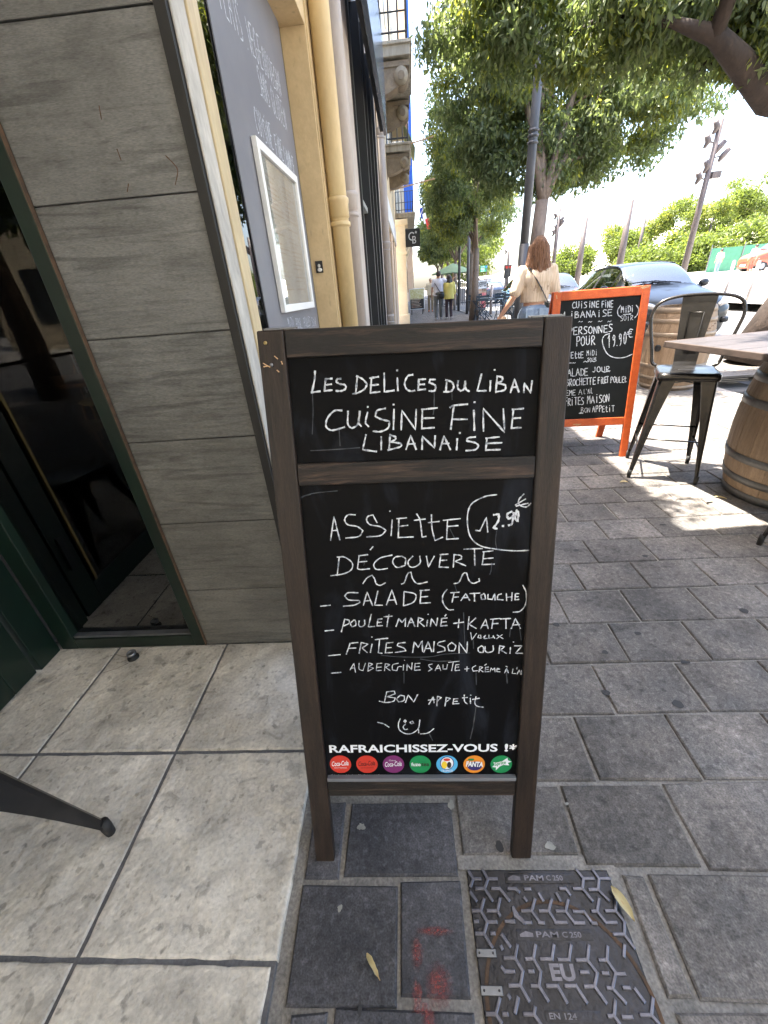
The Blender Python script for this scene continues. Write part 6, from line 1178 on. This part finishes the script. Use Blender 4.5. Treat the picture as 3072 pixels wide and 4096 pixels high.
for i, (p, a, lab) in enumerate(tl): o = tb if i == 0 else copy_tree(tb); o.location = (*p,0); o.rotation_euler = (0,0,a); tag(o, lab)
cl_ = [((2.95,15.85),PI+.05,'dark folding chair before the leftmost bistro table'),((3.85,15.6),PI-.1,'dark folding chair before the right bistro table'),((3.0,17.35),0,'dark folding chair behind the leftmost bistro table'),((3.95,17.05),.1,'dark folding chair behind the right bistro table'),((4.65,16.3),-1.5,'dark folding chair at the road end of the bistro tables'),((3.45,19.2),.1,'dark folding chair at the rear bistro table')]
for i, (p, a, lab) in enumerate(cl_): o = cbi if i == 0 else copy_tree(cbi); o.location = (*p,0); o.rotation_euler = (0,0,a); tag(o, lab)
pa = gy(1812,1052,27); par_ = empty('parasol', (pa.x,27,0)); tag(par_, 'faded green parasol open beyond the walking couple', 'parasol')
zt_ = pa.z; n = 8
for k in range(n): a0 = 2*PI*k/n+.2; a1 = 2*PI*(k+1)/n+.2; MB().add([(0,0,zt_),(1.35*math.cos(a0),1.35*math.sin(a0),zt_-.52),(1.35*math.cos((a0+a1)/2)*.93,1.35*math.sin((a0+a1)/2)*.93,zt_-.50),(1.35*math.cos(a1),1.35*math.sin(a1),zt_-.52)], [(0,1,2),(0,2,3)]).build('canopy_panel', M['parasol'], par_)
MB().tube([(0,0,0),(0,0,zt_)], .03, 8).build('pole', M['rawwood'], par_)
rf_ = empty('railing_fence', (0,0,0)); tag(rf_, 'black railing beyond the green parasol', 'fence')
for z in (.2,1.45): MB().tube([(3.2,30.5,z),(6.2,31.5,z)], .03, 6).build('rail', M['black'], rf_)
for i in range(22): u = i/21; MB().tube([(3.2+3*u,30.5+u,.05),(3.2+3*u,30.5+u,1.5)], .016, 5).build('bar', M['black'], rf_)
for (px, py, ty, lab) in ((1818,1241,1136,'slim bollard right of the walking couple'),(1694,1245,1165,'slim bollard left of the walking couple')):
    p = gz(px, py); q = gy(px+4, ty, p.y); bo = empty('bollard', (p.x,p.y,0)); tag(bo, lab, 'bollard', 'bollards on the pavement'); MB().tube([(0,0,0),(0,0,q.z)], .07, 12).build('shaft', M['bollard'], bo, True); MB().lathe([(.072,q.z-.25),(.075,q.z-.25),(.075,q.z-.05),(.05,q.z),(.0,q.z)],12).build('cap', M['white'], bo, True)
for px, py, ty, D in ((1965,1200,1143,20),(1920,1200,1137,22)):
    p = gy(px, py, D); q = gy(px, ty, D); bo = empty('bollard', (p.x,D,0)); tag(bo, 'grey kerb bollard %s the tall poster' % ('right of' if px > 1940 else 'in front of'), 'bollard', 'bollards on the pavement'); MB().tube([(0,0,0),(0,0,q.z)], .06, 12).build('shaft', M['bollard'], bo, True); MB().ball((0,0,q.z), .06, 10).build('cap', M['bollard'], bo, True)
bn = gz(1838,1207); bi = empty('concrete_planter', (bn.x,bn.y,0)); tag(bi, 'square concrete planter beyond the walking couple', 'planter'); MB().box(-.42,.42,-.4,.4,0,1.0).build('box', M['stonebin'], bi, bevel=.03); MB().box(-.36,.36,-.34,.34,1.0,1.03).build('soil', M['peach'], bi)
# menu board on the far pavement
a0 = gy(1645,1247,24.5); a1 = gy(1692,1155,24.5); fa_ = empty('pavement_sign', ((a0.x+a1.x)/2,24.5,.0)); tag(fa_, 'small pavement sign with food photo over a black menu', 'sign'); w_ = .40; z0 = .25; z1 = gy(1670,1154,24.5).z
MB().box(-w_,w_,0,.05,z0,z1).build('frame', M['white'], fa_, bevel=.01); MB().box(-w_+.03,w_-.03,-.004,0,z0+.03,z0+(z1-z0)*.5).build('menu_print', M['menublack'], fa_); MB().box(-w_+.03,w_-.03,-.004,0,z0+(z1-z0)*.5,z1-.03).build('photo_print', M['food'], fa_)
for k in range(7): MB().box(-w_+.09,-w_+.09+(.42 if k else .55)+(k % 3)*.05,-.007,-.004,z0+.1+k*.07,z0+.125+k*.07).build('menu_line', M['posterbeige'], fa_)
for sx in (-1,1): MB().tube([(sx*.3,.02,z0),(sx*.3,.02,0)], .025, 8).build('foot', M['black'], fa_)
# tall poster banner
q0 = gy(1907,1190,21); q1 = gy(1948,1117,21); pbn = empty('poster_banner', ((q0.x+q1.x)/2,21,0)); tag(pbn, 'tall red and beige poster banner by the kerb', 'poster'); w_ = (q1.x-q0.x)/2
MB().box(-w_,w_,0,.02,.15,q1.z).build('sheet', M['posterbeige'], pbn); MB().box(-w_*.1,w_*.96,-.004,0,.2,q1.z*.62).build('red_panel', M['posterred'], pbn); MB().box(-w_*.96,w_*.96,-.004,0,q1.z*.74,q1.z*.98).build('headline_panel', M['signwhite'], pbn)
text_obj('DEFFES', .2, M['menublack'], 'headline', pbn, Matrix.Translation((-w_*.9,-.008,q1.z*.80)) @ RX, .006, fit=(w_*1.8,.2)); text_obj('FETES', .12, M['menublack'], 'headline', pbn, Matrix.Translation((0,-.008,q1.z*.66)) @ RX, .003, fit=(w_*.9,.12)); MB().box(-.5*w_,.5*w_,-.1,.15,0,.04).build('foot', M['steel'], pbn)
# direction sign
s0 = gy(1921,1088,46); s1 = gy(1950,1061,46); rs_ = empty('direction_sign', (s0.x,46,0)); tag(rs_, 'green direction sign high above the distant road', 'road sign'); ww = s1.x-s0.x; zz = s0.z; hh = s1.z-s0.z
MB().box(0,ww,0,.04,zz+hh*.5+.02,zz+hh).build('panel', M['roadsign'], rs_); MB().box(0,ww,0,.04,zz,zz+hh*.5-.02).build('panel', M['roadsign'], rs_); MB().box(ww*.75,ww*.97,-.01,0,zz+hh*.6,zz+hh*.92).build('route_patch', M['bluepatch'], rs_)
for k in range(4): MB().box(.05,ww*.6,-.01,0,zz+hh*(.1+.22*k),zz+hh*(.16+.22*k)).build('text_line', M['signwhite'], rs_)
MB().tube([(ww*.9,.05,0),(ww*.9,.05,zz+hh)], .06, 8).build('post', M['mast'], rs_)
for px, D, lab in ((2022,30,'left traffic light beside the distant road'),(2034,34,'right traffic light beside the distant road')):
    a = gy(px, 1100, D); tl_ = empty('traffic_light', (a.x,D,0)); tag(tl_, lab, 'traffic light', 'traffic lights down the road'); zt2 = gy(px, 1060, D).z; MB().tube([(0,0,0),(0,0,zt2)], .05, 8).build('post', M['postgrey'], tl_, True)
    hd = MB().box(-.13,.13,-.22,-.04,zt2-.75,zt2).build('signal_head', M['black'], tl_, bevel=.02)
    for k in range(3): MB().tube([(0,-.225,zt2-.14-.24*k),(0,-.27,zt2-.14-.24*k)], .08, 12).build('lens', M['redlens' if k == 0 else 'plastic'], hd)
for k, (x, y) in enumerate(((3.35,21.5),(3.4,24.8),(3.5,28.3),(3.55,31.8))):
    a = empty('bike_hoop' if k > 1 else 'kerb_post', (x,y,0))
    if k > 1: tag(a, 'steel cycle hoop by the kerb, %s of two' % ('nearer' if k == 2 else 'farther'), 'cycle stand', 'cycle hoops'); MB().tube([(-.3,0,0),(-.3,0,.7),(-.2,0,.85),(.2,0,.85),(.3,0,.7),(.3,0,0)], .028, 8).build('hoop', M['steel'], a, True)
    else: tag(a, 'grey post at the kerb, %s the second street tree' % ('just beyond' if k == 0 else 'further beyond'), 'post', 'kerb posts'); MB().tube([(0,0,0),(0,0,4.6+k)], .07, 10).build('shaft', M['postgrey'], a, True)
# broom-like pole leaning on the facade
g0 = gz(1622,1290); bpz = empty('leaning_pole', g0); tag(bpz, 'thin white pole with black foot leaning on the street front', 'pole'); q = gy(1590,1165, g0.y+.3)-g0; MB().tube([(0,0,.1),tuple(q)], .022, 8).build('shaft', M['white'], bpz, True); MB().tube([(0,0,0),(q.x*.1,q.y*.1,.14)], .04, 8).build('foot', M['black'], bpz, True)
